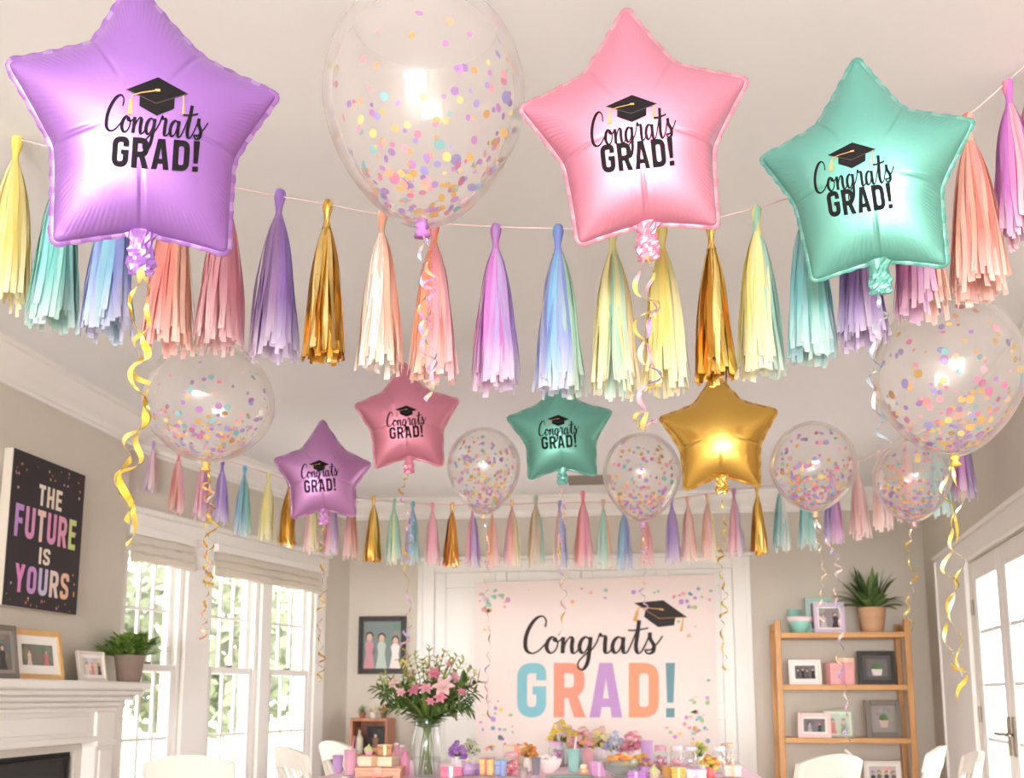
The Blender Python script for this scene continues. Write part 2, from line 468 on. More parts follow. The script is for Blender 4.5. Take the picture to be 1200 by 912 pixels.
# casing round the window group
m = MB()
e0, e1 = openings[0][0], openings[2][1]
cw = .10
bx(m, e0 - cw, e0 - .003, WZ0 - .1, WZ1 + .1, 0, .025, .004)
bx(m, e1 + .003, e1 + cw + .06, WZ0 - .1, WZ1 + .1, 0, .025, .004)
bx(m, e0 - cw - .02, e1 + cw + .08, WZ1 + .0, WZ1 + .15, 0, .03, .004)
bx(m, e0 - cw - .05, e1 + cw + .1, WZ1 + .15, WZ1 + .19, 0, .06, .01)
for i in (0, 1):
    bx(m, openings[i][1] + .003, openings[i + 1][0] - .003, WZ0 - .1, WZ1, 0, .03, .004)
bx(m, e0 - cw - .05, e1 + cw + .1, WZ0 - .14, WZ0 - .1, 0, .09, .01)
struct(m.build('trim_1', WHITE))
ZR = wall_z(262, 787)                     # meeting rail
for i, (a, b) in enumerate(openings):
    w = struct(root('window_%d' % (i + 1), W3(a, WZ0), 'white double-hung window', 'window'))
    del w['label']; del w['category']
    m = MB(); j = .035
    bx(m, a, a + j, WZ0, WZ1, -.13, -.005); bx(m, b - j, b, WZ0, WZ1, -.13, -.005)
    bx(m, a, b, WZ0, WZ0 + j, -.13, -.005); bx(m, a, b, WZ1 - j, WZ1, -.13, -.005)
    m.build('window_frame', WHITE, w)
    for nm, z0, z1, n0, rows in (('upper_sash', ZR - .02, WZ1 - j, -.085, 2), ('lower_sash', WZ0 + j, ZR + .03, -.045, 2)):
        m = MB(); f = .045; t = .035; A = a + j; B = b - j
        bx(m, A, A + f, z0, z1, n0, n0 + t, .004); bx(m, B - f, B, z0, z1, n0, n0 + t, .004)
        bx(m, A + f, B - f, z0, z0 + f, n0, n0 + t, .004); bx(m, A + f, B - f, z1 - f, z1, n0, n0 + t, .004)
        o = m.build(nm, WHITE, w)
        m = MB()
        for k in (1, 2):
            s = A + f + (B - A - 2 * f) * k / 3; bx(m, s - .010, s + .010, z0 + f, z1 - f, n0 + .008, n0 + .028)
        for k in range(1, rows):
            z = z0 + f + (z1 - z0 - 2 * f) * k / rows; bx(m, A + f, B - f, z - .010, z + .010, n0 + .009, n0 + .027)
        m.build('muntin_grid', WHITE, o)
        m = MB(); m.poly([W3(A + f, z0 + f, n0 + .018), W3(B - f, z0 + f, n0 + .018), W3(B - f, z1 - f, n0 + .018), W3(A + f, z1 - f, n0 + .018)])
        m.build('pane', GLASS, o)
    m = MB(); c = (a + b) / 2; bx(m, c - .03, c + .03, ZR + .03, ZR + .045, -.05, -.02, .004); m.build('sash_lock', mat('bronze', (120, 100, 90), .4, .7), w)
# roman shades, drawn up
SHADE = mat('linen_shade', (226, 218, 208), .9, noise=.03, nscale=30, bump=.2, bscale=300, transl=.25)
def roman(name, a, b, label):
    r = root(name, W3(a, WZ1), label, 'roman shade', 'roman shades above the windows')
    m = MB(); bx(m, a - .02, b + .02, WZ1 + .005, WZ1 + .06, .035, .075, .004); m.build('headrail', WHITE, r)
    m = MB(); n = 40; zt = WZ1 + .01; drop = .17
    prof = [(.045, 0), (.062, -.01), (.066, -.05), (.052, -.062), (.070, -.07), (.076, -.105), (.060, -.118), (.078, -.126), (.082, -.158), (.070, -drop), (.045, -drop), (.045, 0)]
    prev = None
    for k in range(n + 1):
        s = a - .01 + (b - a + .02) * k / n
        ring = [m.vert(W3(s, zt + v + .004 * math.sin(k * .5 + i), u + .003 * math.sin(k * .8 + i * 2))) for i, (u, v) in enumerate(prof)]
        if prev:
            for i in range(len(prof) - 1): m.face((prev[i], prev[i + 1], ring[i + 1], ring[i]))
        prev = ring
    m.build('folded_fabric', SHADE, r, smooth=False)
roman('roman_shade', openings[0][0], openings[0][1], 'cream roman shade drawn up above the window nearest the fireplace')
roman('roman_shade', openings[1][0], openings[2][1], 'cream roman shade drawn up above the wide pair of windows')
# right wall with the french doors
def R3(s, z, n=0.0):
    p = RB + ru * s + rn * n; return Vector((p.x, p.y, z))
rp = RB.copy(); rp.z = 1.4
def rs(px, py=750): return (atp(px, py, rp, rn) - RB).dot(ru)
DS0 = rs(1141); DSM = rs(1175); DS1 = DSM + (DSM - DS0); DZ = atp(1141, 655, rp, rn).z
RLEN = (RA - RB).length
m = MB()
def rw(s0, s1, z0, z1): wallbox(m, RB + ru * s0, RB + ru * s1, z0, z1, rn, .15)
rw(-.1, DS0, 0, CEIL); rw(DS0, DS1, DZ, CEIL); rw(DS1, RLEN, 0, CEIL)
m.box((RA.x, 4.5, 0), (2.9, 4.6, CEIL)); m.box((2.75, -8.0, 0), (2.9, 4.5, CEIL))
struct(m.build('wall_right', WALL))
RF = Matrix(((ru.x, rn.x, 0, RB.x), (ru.y, rn.y, 0, RB.y), (0, 0, 1, 0), (0, 0, 0, 1)))
def rx(mb, s0, s1, z0, z1, n0, n1, bev=0.0): mb.box((s0, n0, z0), (s1, n1, z1), M=RF, bev=bev)
m = MB()
DCW = DS0 - rs(1107)
rx(m, DS0 - DCW, DS0 - .003, 0, DZ + .13, 0, .03, .004); rx(m, DS0 - DCW, DS0 - DCW + .03, 0, DZ + .13, .03, .045, .004); rx(m, DS1 + .003, DS1 + .12, 0, DZ + .13, 0, .03, .004)
rx(m, DS0 - DCW - .01, DS1 + .14, DZ + .003, DZ + .14, 0, .032, .004); rx(m, DS0 - DCW - .03, DS1 + .16, DZ + .14, DZ + .17, 0, .055, .008)
struct(m.build('trim_2', WHITE))
BRASS = mat('aged_nickel', (150, 140, 125), .3, .9)
for i, (a, b) in enumerate(((DS0, DSM), (DSM, DS1))):
    d = struct(root('door_%d' % (i + 1), R3(a, 0), 'x', 'door')); del d['label']; del d['category']
    a += .004; b -= .004
    m = MB(); n0, n1 = -.06, -.015; st = .11
    rx(m, a, a + st, .01, DZ - .004, n0, n1, .004); rx(m, b - st, b, .01, DZ - .004, n0, n1, .004)
    rx(m, a + st, b - st, .01, .26, n0, n1, .004); rx(m, a + st, b - st, DZ - .13, DZ - .004, n0, n1, .004)
    m.build('door_frame', WHITE, d)
    m = MB(); z0, z1 = .26, DZ - .13
    s = (a + b) / 2; rx(m, s - .010, s + .010, z0, z1, n0 + .012, n1 - .008)
    for k in range(1, 5):
        z = z0 + (z1 - z0) * k / 5; rx(m, a + st, b - st, z - .010, z + .010, n0 + .013, n1 - .009)
    m.build('muntin_grid', WHITE, d)
    m = MB(); q = (n0 + n1) / 2; m.poly([R3(a + st, z0, q), R3(b - st, z0, q), R3(b - st, z1, q), R3(a + st, z1, q)]); m.build('pane', GLASS, d)
    hs = (b - .055) if i == 0 else (a + .055)
    m = MB(); rx(m, hs - .022, hs + .022, .86, 1.08, n1, n1 + .010, .003); hp = m.build('handle_plate', BRASS, d)
    m = MB(); m.tube([R3(hs, .98, n1), R3(hs, .98, n1 + .05), R3(hs + (-.11 if i == 0 else .11), .98, n1 + .055)], .009, 8); m.build('lever', BRASS, hp, smooth=True)
    he = a if i == 0 else b
    for z in (.3, 1.08, DZ - .3):
        m = MB(); m.tube([R3(he + (.0 if i == 0 else 0), z - .05, n1 + .008), R3(he, z + .05, n1 + .008)], .010, 8); m.build('hinge', BRASS, d)
# rear wall behind the photographer, with a wide opening for the added fill light
m = MB()
m.box((BX - .5, -8.15, 0), (-2.2, -8.0, CEIL)); m.box((2.1, -8.15, 0), (2.9, -8.0, CEIL)); m.box((-2.2, -8.15, 2.62), (2.1, -8.0, CEIL)); m.box((-2.2, -8.15, 0), (2.1, -8.0, .12))
for x in (-.8, .68): m.box((x - .06, -8.15, .12), (x + .06, -8.0, 2.62))
struct(m.build('wall_rear', WALL))
# crown mouldings
CROWN = [(0, 0), (.135, 0), (.135, -.022), (.118, -.03), (.108, -.055), (.085, -.085), (.055, -.105), (.035, -.125), (.028, -.15), (.018, -.155), (.018, -.175), (0, -.175)]
def crown(name, pts, normals):
    """one moulding mitred round the corners of a run of walls"""
    m = MB(); P = [Vector((q[0], q[1], CEIL - .001)) for q in pts]; nn = [Vector(q) for q in normals]; prev = None
    for i, q in enumerate(P):
        if i == 0: o = nn[0]
        elif i == len(P) - 1: o = nn[-1]
        else: o = (nn[i - 1] + nn[i]) / (1 + nn[i - 1].dot(nn[i]))
        row = [m.vert(q + o * u + Vector((0, 0, v))) for u, v in CROWN]
        if prev:
            for k in range(len(CROWN)): m.face((prev[k], prev[(k + 1) % len(CROWN)], row[(k + 1) % len(CROWN)], row[k]))
        prev = row
    return struct(smooth_by_angle(m.build(name, WHITE), 25))
crown('trim_3', [(BX, -8.0, 0), (BX, 5.85, 0), (BX - .5, 5.85, 0)], [(1, 0, 0), (0, 1, 0)])
crown('trim_5', [WA - wu * .3, WB, RB, RA], [wn, (0, -1, 0), rn])
# baseboards
m = MB(); m.box((WB.x, D - .018, 0), (RB.x, D, .14)); struct(m.build('baseboard_back', WHITE))
m = MB(); rx(m, 0, DS0 - DCW - .01, 0, .14, 0, .018); struct(m.build('baseboard_right', WHITE))
m = MB(); bx(m, 0, WLEN, 0, .14, 0, .018); struct(m.build('baseboard_window', WHITE))
# the cased opening in the back wall with its closed white panels (the banner hangs on it)
PXL, PXR = at(490, 700, D).x, at(880, 700, D).x; PZ1 = at(600, 657, D).z
m = MB(); y = D - .001; cw = .15
m.box((PXL, y - .04, 0), (PXL + cw, y, PZ1), bev=.006); m.box((PXR - cw, y - .04, 0), (PXR, y, PZ1), bev=.006)
m.box((PXL + cw, y - .04, PZ1 - .10), (PXR - cw, y, PZ1), bev=.006)
m.box((PXL + .02, y - .055, 0), (PXL + .045, y - .04, PZ1 - .02)); m.box((PXR - .045, y - .055, 0), (PXR - .02, y - .04, PZ1 - .02))
m.box((PXL - .02, y - .06, PZ1), (PXR + .02, y, PZ1 + .035), bev=.008)
struct(m.build('trim_8', WHITE))
m = MB(); xa, xb = PXL + cw, PXR - cw
m.box((xa, y - .012, 0), (xb, y, PZ1 - .10))
for k in range(4):
    x0 = xa + (xb - xa) * k / 4; x1 = xa + (xb - xa) * (k + 1) / 4
    for (a0, a1, z0, z1) in ((x0 + .005, x0 + .10, .0, PZ1 - .10), (x1 - .10, x1 - .005, 0, PZ1 - .10), (x0 + .10, x1 - .10, 0, .2), (x0 + .10, x1 - .10, 1.0, 1.14), (x0 + .10, x1 - .10, PZ1 - .24, PZ1 - .10)):
        m.box((a0, y - .026, z0), (a1, y - .011, z1), bev=.005)
struct(m.build('door_3', WHITE))
# ceiling vent
v = at(690, 574, 7.9)
t = root('ceiling_vent', (v.x, 8.0, CEIL), 'small grey air vent set in the ceiling near the back wall', 'vent')
m = MB(); m.box((v.x - .2, 7.75, CEIL - .012), (v.x + .2, 8.2, CEIL - .001), bev=.004); m.build('vent_frame', WHITE, t)
m = MB()
for k in range(9): m.box((v.x - .17, 7.79 + k * .042, CEIL - .016), (v.x + .17, 7.815 + k * .042, CEIL - .0125))
m.build('slats', mat('vent_grey', (150, 142, 132), .6), t)
# ------------------------------------------------------------------ fireplace
fp = root('fireplace', (BX, 4.6, 0), 'white painted fireplace mantel with black firebox on the left wall', 'fireplace')
MZ = 1.275; FE = 5.62; F0 = 3.0          # mantel top, far and near end along Y
m = MB()
m.box((BX, F0 - .1, MZ - .045), (BX + .27, FE + .13, MZ), bev=.008)
m.box((BX, F0 - .07, MZ - .075), (BX + .235, FE + .10, MZ - .045), bev=.008)
m.box((BX, F0 - .04, MZ - .105), (BX + .195, FE + .06, MZ - .075), bev=.01)
m.box((BX, F0 - .02, MZ - .135), (BX + .155, FE + .03, MZ - .105), bev=.01)
m.box((BX, F0, MZ - .165), (BX + .135, FE + .012, MZ - .135), bev=.01)
m.build('mantel_shelf', WHITE, fp)
m = MB(); m.box((BX, F0, .98), (BX + .11, FE, MZ - .165)); m.box((BX + .11, F0 + .28, 1.0), (BX + .122, FE - .28, 1.09), bev=.005)
m.box((BX + .11, F0 + .2, .945), (BX + .125, FE - .19, .98), bev=.004)
m.build('frieze', WHITE, fp)
for a, b in ((F0, F0 + .2), (FE - .2, FE)):
    m = MB(); m.box((BX, a, 0), (BX + .125, b, MZ - .165), bev=.004)
    m.box((BX + .125, a + .035, .2), (BX + .135, b - .035, .9), bev=.004); m.box((BX, a - .012, 0), (BX + .145, b + .012, .16), bev=.006)
    m.box((BX, a - .008, .92), (BX + .14, b + .008, .95), bev=.004)
    m.build('pilaster', WHITE, fp)
SUR = mat('hearth_stone', (214, 205, 196), .3, noise=.05, nscale=6)
m = MB(); m.box((BX, F0 + .2, 0), (BX + .05, F0 + .36, .98)); m.box((BX, FE - .27, 0), (BX + .05, FE - .2, .98)); m.box((BX, F0 + .36, .90), (BX + .05, FE - .27, .98))
m.build('surround', SUR, fp)
m = MB(); m.box((BX + .001, F0 + .36, 0), (BX + .02, FE - .27, .90)); m.build('firebox', mat('firebox_black', (52, 50, 50), .8), fp)  # flat dark panel standing in for the firebox opening
m = MB(); m.tube([(BX + .03, F0 + .40, .02), (BX + .03, F0 + .40, .87), (BX + .03, FE - .31, .87), (BX + .03, FE - .31, .02)], .012, 6); m.build('screen_frame', mat('iron', (40, 38, 38), .5, .6), fp)
# ------------------------------------------------------------------ outdoors
m = MB(); m.box((-40, -30, -.25), (40, 60, -.12)); struct(m.build('ground', mat('lawn_green', (128, 138, 96), .9, noise=.2, nscale=2)))
m = MB(); m.box((-12, -30, -.11), (12, -8.6, -.05)); struct(m.build('bounce_ground', mat('bounce_white', (236, 236, 236), .8, noise=.04, nscale=3)))  # unseen pale slab added to bounce light up to the ceiling
LEAF = mat('tree_leaf', (134, 138, 112), .7, noise=.2, nscale=3, transl=.3); BARK = mat('bark', (170, 158, 146), .9, noise=.2)
def tree(x, y, h, r, label, seed):
    rnd = random.Random(seed)
    t = root('tree', (x, y, -.12), label, 'tree', 'trees outside the windows')
    m = MB(); m.tube([(x, y, -.13), (x + .05, y, h * .3), (x, y + .05, h * .7)], [.14, .11, .05], 8)
    for k in range(5):
        a = rnd.uniform(0, 6.28); m.tube([(x, y, h * (.3 + .06 * k)), (x + math.cos(a) * r * .7, y + math.sin(a) * r * .7, h * (.5 + .07 * k))], [.05, .015], 5)
    m.build('trunk', BARK, t)
    m = MB()
    for k in range(2600):
        u = rnd.uniform(-1, 1); a = rnd.uniform(0, 6.28); q = math.sqrt(1 - u * u); rr = r * rnd.uniform(.5, 1.05)
        c = Vector((x + rr * q * math.cos(a), y + rr * q * math.sin(a), h * .6 + u * h * .42 * (rr / r)))
        d = Vector((rnd.uniform(-1, 1), rnd.uniform(-1, 1), rnd.uniform(-1, 1))).normalized(); e = d.orthogonal().normalized(); s = rnd.uniform(.09, .18)
        m.poly([c - d * s, c + e * s * .5, c + d * s, c - e * s * .5])
    m.build('crown', LEAF, t)
tree(-7.6, 10.5, 3.2, 1.5, 'leafy green tree outside the window nearest the fireplace', 1)
tree(-6.4, 14.5, 3.6, 1.7, 'leafy green tree outside the middle window', 2)
tree(-6.0, 18.5, 3.6, 1.8, 'leafy green tree outside the window nearest the corner', 3)
tree(-11.0, 14.0, 3.8, 2.0, 'leafy green tree farther off behind the window beside the fireplace', 4)
# ------------------------------------------------------------------ ribbons, foil stars, confetti balloons, tassels
def c3(*rgb): return lin(rgb)
def foil(name, rgb, rough=.3, metal=.6): return mat(name, rgb, rough, metal, bump=.05, bscale=60, coat=.35)
RIBMAT = mat('curling_ribbon', (255, 255, 255), .25, .55, attr='Col')
def ribbon(parent, pts, Y, width=.010, curl=.010, turns=8, cols=((214, 186, 92),), seed=0, name='ribbon', Y1=None):
    rnd = random.Random(seed); n = len(pts)
    P = [at(x, y, Y + ((Y1 - Y) * i / (n - 1) if Y1 else 0)) for i, (x, y) in enumerate(pts)]
    P = catmull(P, max(6, int(14 * turns / max(1, n - 1))))
    m = MB(); L = []; R = []; cs = []; N = len(P); ph0 = rnd.uniform(0, 6.28)
    cl = [lin(c) for c in cols]
    for i, p in enumerate(P):
        t = i / (N - 1); ph = ph0 + t * turns * 2 * PI + .6 * math.sin(t * 9 + seed)
        r = curl * (min(1, t * 6) if t < .2 else 1) * (.75 + .4 * math.sin(t * 17 + seed))
        T = (P[min(i + 1, N - 1)] - P[max(i - 1, 0)]).normalized()
        a = T.orthogonal().normalized(); b = T.cross(a)
        c = p + a * r * math.cos(ph) + b * r * math.sin(ph)
        w = (T * .75 + (a * math.sin(ph * .5 + .5) + b * math.cos(ph * .5 + .5)) * .8).normalized() * width * .5
        L.append(c - w); R.append(c + w); cs.append(cl[int(t * turns * 1.3 + seed) % len(cl)])
    m.strip(L, R, cs)
    return m.build(name, RIBMAT, parent, smooth=True)

BLACKINK = mat('printed_ink', (30, 28, 30), .7, 0, attr='Col', spec=.08)
INK, INKEDGE, INKGOLD = lin((34, 31, 33)), lin((84, 76, 74)), lin((206, 164, 106))
def resample(P, n):
    P = P + [P[0]]; d = [0]
    for a, b in zip(P[:-1], P[1:]): d.append(d[-1] + (b - a).length)
    out = []; k = 0
    for i in range(n):
        s = d[-1] * i / n
        while d[k + 1] < s: k += 1
        t = (s - d[k]) / max(1e-9, d[k + 1] - d[k]); out.append(P[k].lerp(P[k + 1], t))
    return out, d[-1]
def star(name, tips, Y, mt, edge_cols, label, group, inner=None, NA=700, NS=36, prints=None, seed=0, fat=.30, ratio=.635, neck_len=.30):
    """tips: top, right, lower right, lower left, left as seen in the photo"""
    rnd = random.Random(seed)
    cx = sum(t[0] for t in tips) / 5; cy = sum(t[1] for t in tips) / 5
    C = at(cx, cy, Y); zf = EYE - C; zf.z *= .3; zf.normalize()
    xr = (RC @ Vector((1, 0, 0))); xr = (xr - zf * xr.dot(zf)).normalized(); yu = zf.cross(xr)
    M = Matrix(((xr.x, yu.x, zf.x, C.x), (xr.y, yu.y, zf.y, C.y), (xr.z, yu.z, zf.z, C.z), (0, 0, 0, 1)))
    def loc(px, py):
        q = atp(px, py, C, zf) - C; return Vector((q.dot(xr), q.dot(yu)))
    T = [loc(*t) for t in tips]; R = sum(t.length for t in T) / 5
    V = []
    for i in range(5):
        if inner and inner[i]: V.append(loc(*inner[i]))
        else:
            b = (T[i].normalized() + T[(i + 1) % 5].normalized()).normalized(); V.append(b * R * ratio)
    path = []
    for i in range(5):
        a, v, b = T[i], V[i], T[(i + 1) % 5]
        for (p, q, last) in ((a, v, False), (v, b, True)):
            mid = (p + q) / 2; ctrl = mid * .975
            for k in range(10):
                t = k / 10; path.append((1 - t) ** 2 * p + 2 * t * (1 - t) * ctrl + t * t * q)
    # round the tips
    out, per = resample(path, 1200)
    for _ in range(3):
        k = 7
        arr = np.array([[p.x, p.y] for p in out]); acc = sum(np.roll(arr, j, 0) for j in range(-k, k + 1)) / (2 * k + 1)
        out = [Vector(p) for p in acc]
    out, per = resample(out, NA)
    O = np.array([[p.x, p.y] for p in out])
    ang = np.arctan2(O[:, 1], O[:, 0]); rad = np.hypot(O[:, 0], O[:, 1]); od = np.argsort(ang)
    A = np.concatenate([ang[od] - 2 * np.pi, ang[od], ang[od] + 2 * np.pi]); RR = np.tile(rad[od], 3)
    G = 121; ext = R * 1.12; gx = np.linspace(-ext, ext, G); X, Yg = np.meshgrid(gx, gx)
    mask = np.hypot(X, Yg) < np.interp(np.arctan2(Yg, X), A, RR) * .985
    u = np.zeros((G, G)); hh = (gx[1] - gx[0]) ** 2; par = (np.add.outer(np.arange(G), np.arange(G)) % 2)
    for it in range(260):
        for q in (0, 1):
            nb = np.zeros_like(u); nb[1:-1, 1:-1] = (u[2:, 1:-1] + u[:-2, 1:-1] + u[1:-1, 2:] + u[1:-1, :-2] + hh) / 4
            sel = mask & (par == q); u[sel] += 1.94 * (nb[sel] - u[sel])
    u /= u.max()
    def uat(x, y):
        fx = (x + ext) / (2 * ext) * (G - 1); fy = (y + ext) / (2 * ext) * (G - 1)
        ix = np.clip(fx.astype(int), 0, G - 2); iy = np.clip(fy.astype(int), 0, G - 2); tx = fx - ix; ty = fy - iy
        return (u[iy, ix] * (1 - tx) + u[iy, ix + 1] * tx) * (1 - ty) + (u[iy + 1, ix] * (1 - tx) + u[iy + 1, ix + 1] * tx) * ty
    Va = np.array([[v.x, v.y] for v in V])
    def height(x, y, s, arc, ripple=True):
        x = np.asarray(x, float); y = np.asarray(y, float)
        sc = np.where(s > .93, .93 / np.maximum(s, 1e-6), 1.0)
        uu = uat(x * sc, y * sc) * np.where(s > .93, (1 - s) / .07, 1.0)
        h = fat * R * np.power(np.clip(uu, 0, 1), .50)
        for v in Va:
            vl = np.hypot(*v); d = (x * v[1] - y * v[0]) / vl; al = (x * v[0] + y * v[1]) / vl
            e = np.exp(-(d / (.017 * R)) ** 2) * np.clip((al / vl - .42) / .45, 0, 1) ** 1.3
            h = h * (1 - .11 * e) + h * .035 * np.exp(-(d / (.09 * R)) ** 2) * np.clip((al / vl - .42) / .4, 0, 1)
        if ripple:
            w = np.clip((s - .70) / .22, 0, 1) ** 1.5 * np.clip((1 - s) / .05, 0, 1)
            dm = np.min(np.stack([np.hypot(x - v[0], y - v[1]) for v in Va]), 0)
            w = w * np.clip(1.2 - dm / (.45 * R), .05, 1)
            h = h + .0065 * R * np.sin(arc * 2 * np.pi / (.042 * R) + 1.3 * np.sin(arc * 9 / R)) * w * (.55 + .45 * np.sin(arc * 5.3 / R + seed))
        return h
    ro = root(name, C, label, 'foil balloon', group, M)
    arc = np.arange(NA) * per / NA
    m = MB(); m.M = M
    ss = 1 - (1 - np.linspace(0, 1, NS + 1)[1:]) ** 1.35
    for side in (1, -1):
        c = m.vert((0, 0, side * float(height(np.array([0.]), np.array([0.]), np.array([0.]), np.array([0.]), False)[0])))
        rings = []
        for s in ss:
            x = O[:, 0] * s; y = O[:, 1] * s; h = height(x, y, np.full(NA, s), arc)
            rings.append([m.vert((x[i], y[i], side * max(h[i], 0.0))) for i in range(NA)])
        for i in range(NA):
            j = (i + 1) % NA
            f = (c, rings[0][i], rings[0][j]); m.face(f if side < 0 else f[::-1])
            for k in range(len(rings) - 1):
                f = (rings[k][i], rings[k + 1][i], rings[k + 1][j], rings[k][j]); m.face(f if side < 0 else f[::-1])
    body = m.build('foil_body', mt, ro, smooth=True)
    # welded seam round the rim
    m = MB(); m.M = M; e = .030 * R; cc = [lin(c) for c in edge_cols]; prev = None; first = None
    for i in range(NA // 2 + 1):
        p = Vector(O[(2 * i) % NA]); q = Vector(O[(2 * i + 2) % NA]) - Vector(O[(2 * i - 2) % NA]); nn = Vector((q.y, -q.x)).normalized()
        if nn.dot(p) < 0: nn = -nn
        w = .004 * R * math.sin(i * .55) + .003 * R * math.sin(i * .21)
        a = p - nn * .012 * R; b = p + nn * (e + .004 * R * math.sin(i * .9))
        row = [m.vert((a.x, a.y, .006 * R)), m.vert((b.x, b.y, w + .003 * R)), m.vert((b.x, b.y, w - .003 * R)), m.vert((a.x, a.y, -.006 * R))]
        if prev:
            k = cc[(i // 4) % len(cc)]
            for z in range(3): m.face((prev[z], prev[z + 1], row[z + 1], row[z]), k)
        prev = row
    m.build('seam_edge', mat('seam_foil', (255, 255, 255), .3, .55, attr='Col'), ro, smooth=True)
    # tail (filling neck)
    v = V[2]; dn = (v - (T[0]) * .5).normalized()
    dn = Vector((v.x, v.y)).normalized() * .5 + Vector((0, -1)) * .5; dn.normalize(); sd = Vector((-dn.y, dn.x))
    m = MB(); m.M = M; rows = []
    prof = [(-.07, .16), (0, .12), (.05, .085), (.09, .07), (.13, .085), (.155, .088), (.18, .095), (.205, .088), (.23, .096), (.255, .084), (.275, .09), (neck_len, .078)]
    for (d, w) in prof:
        cc0 = v + dn * d * R; ring = []
        for k in range(20):
            a = 2 * PI * k / 20; wr = 1 + .13 * math.sin(a * 4 + d * 60 + seed) + .09 * math.sin(a * 7 - d * 95)
            q = cc0 + sd * (w * R * math.cos(a) * wr); ring.append(m.vert((q.x, q.y, (.045 if d > 0 else .06) * R * math.sin(a) * wr)))
        rows.append(ring)
    for i in range(len(rows) - 1):
        for k in range(20): m.face((rows[i][k], rows[i][(k + 1) % 20], rows[i + 1][(k + 1) % 20], rows[i + 1][k]))
    m.face(rows[-1])
    m.build('neck', mt, ro, smooth=False)
    # print
    if prints:
        def drop(px, py):
            q = loc(px, py)
            for _ in range(2):
                r = math.hypot(q.x, q.y); th = math.atan2(q.y, q.x); s = r / float(np.interp(th, A, RR))
                h = float(height(np.array([q.x]), np.array([q.y]), np.array([s]), np.array([0.]), False)[0]) + .004 * R
                P = atp(px, py, C + zf * h, zf) - C; q = Vector((P.dot(xr), P.dot(yu)))
            r = math.hypot(q.x, q.y); th = math.atan2(q.y, q.x); s = r / float(np.interp(th, A, RR))
            h = float(height(np.array([q.x]), np.array([q.y]), np.array([s]), np.array([0.]), False)[0]) + .004 * R
            return (q.x, q.y, h)
        def frame(bl, br, hgt):
            bl = Vector(bl); br = Vector(br); uu = br - bl; vv = Vector((uu.y, -uu.x)).normalized() * hgt
            return lambda a, b: drop(*(bl + uu * a + vv * b))
        m = MB(); m.M = M
        if prints.get('flip'): pass
        draw_script(m, frame(*prints['congrats']), prints.get('bold', 1.0), INK); m.build('congrats_lettering', BLACKINK, ro)
        m = MB(); m.M = M; f = frame(*prints['grad']); draw_block(m, 'GRAD!', f, [INK] * 5, gap=.11); m.build('grad_lettering', BLACKINK, ro)
        (c0, ux, uy) = prints['cap']; c0 = Vector(c0); ux = Vector(ux); uy = Vector(uy)
        m = MB(); m.M = M; draw_cap(m, lambda p: drop(*(c0 + ux * p[0] + uy * p[1])), INK, INKEDGE, INKGOLD); m.build('cap_print', BLACKINK, ro)
    return ro
GL = 'large printed foil stars at the front'; GS = 'small foil stars hanging mid-room'
F_PUR = foil('lilac_foil', (164, 116, 200), .39); F_PNK = foil('pink_foil', (218, 140, 166), .39); F_TEA = foil('teal_foil', (112, 182, 170), .39)
F_GLD = foil('gold_foil', (232, 188, 92), .25, 1.0); F_LIL = foil('orchid_foil', (190, 136, 192), .39)
s1 = star('star_balloon', [(155, -22), (326, 112), (267, 298), (61, 286), (7, 73)], 1.9, F_PUR, [(164, 116, 200), (176, 132, 208), (170, 124, 204), (192, 154, 220)],
     'large purple foil star printed Congrats GRAD with a gold ribbon', GL, [(237, 70), (273, 188), (165, 272), (63, 173), (109, 53)],
     prints=dict(congrats=((121, 152), (243, 164), 18.5), grad=((130, 195), (232, 202), 36), cap=((184, 110), (36, 2), (1.0, -27)), bold=1.2), seed=1)
s2 = star('star_balloon', [(733, 10), (876, 93), (841, 266), (678, 287), (609, 127)], 2.24, F_PNK, [(226, 150, 172), (234, 172, 188), (230, 160, 180)],
     'large pink foil star printed Congrats GRAD right of the biggest clear balloon', GL, [(790, 77), (835, 174), (758, 262), (662, 194), (685, 90)],
     prints=dict(congrats=((693, 172), (795, 159), 17), grad=((706, 203), (791, 194), 33), cap=((740, 125), (30, -2), (0, -19)), bold=1.2), seed=2)
s3 = star('star_balloon', [(1003, 68), (1141, 142), (1110, 312), (953, 330), (891, 186)], 2.39, F_TEA, [(108, 180, 170), (140, 200, 190), (120, 190, 182)],
     'large teal foil star printed Congrats GRAD near the upper right', GL, [(1058, 130), (1102, 220), (1030, 305), (933, 240), (957, 150)],
     prints=dict(congrats=((955, 227), (1051, 211), 15.5), grad=((972, 255), (1047, 244), 30), cap=((998, 180), (28, -4), (0, -18)), bold=1.2), seed=3)
s4 = star('star_balloon', [(378, 492), (435, 544), (416, 606), (342, 608), (321, 539)], 5.2, F_LIL, [(184, 130, 188), (204, 160, 208)],
     'small lilac foil star printed Congrats GRAD, lowest of the small stars', GS, NA=300, NS=20,
     prints=dict(congrats=((353, 561), (398, 557), 7.2), grad=((357, 578), (394, 575), 15), cap=((374, 545), (12, 0), (0, -8)), bold=1.45), seed=4)
s5 = star('star_balloon', [(472, 424), (538, 469), (519, 547), (440, 549), (416, 475)], 4.95, F_PNK, [(222, 146, 168), (234, 172, 188)],
     'small pink foil star printed Congrats GRAD beside the teal small star', GS, NA=300, NS=20,
     prints=dict(congrats=((453, 500), (500, 497), 7.2), grad=((457, 515), (496, 512), 14), cap=((476, 481), (13, 0), (0, -8)), bold=1.45), seed=5)
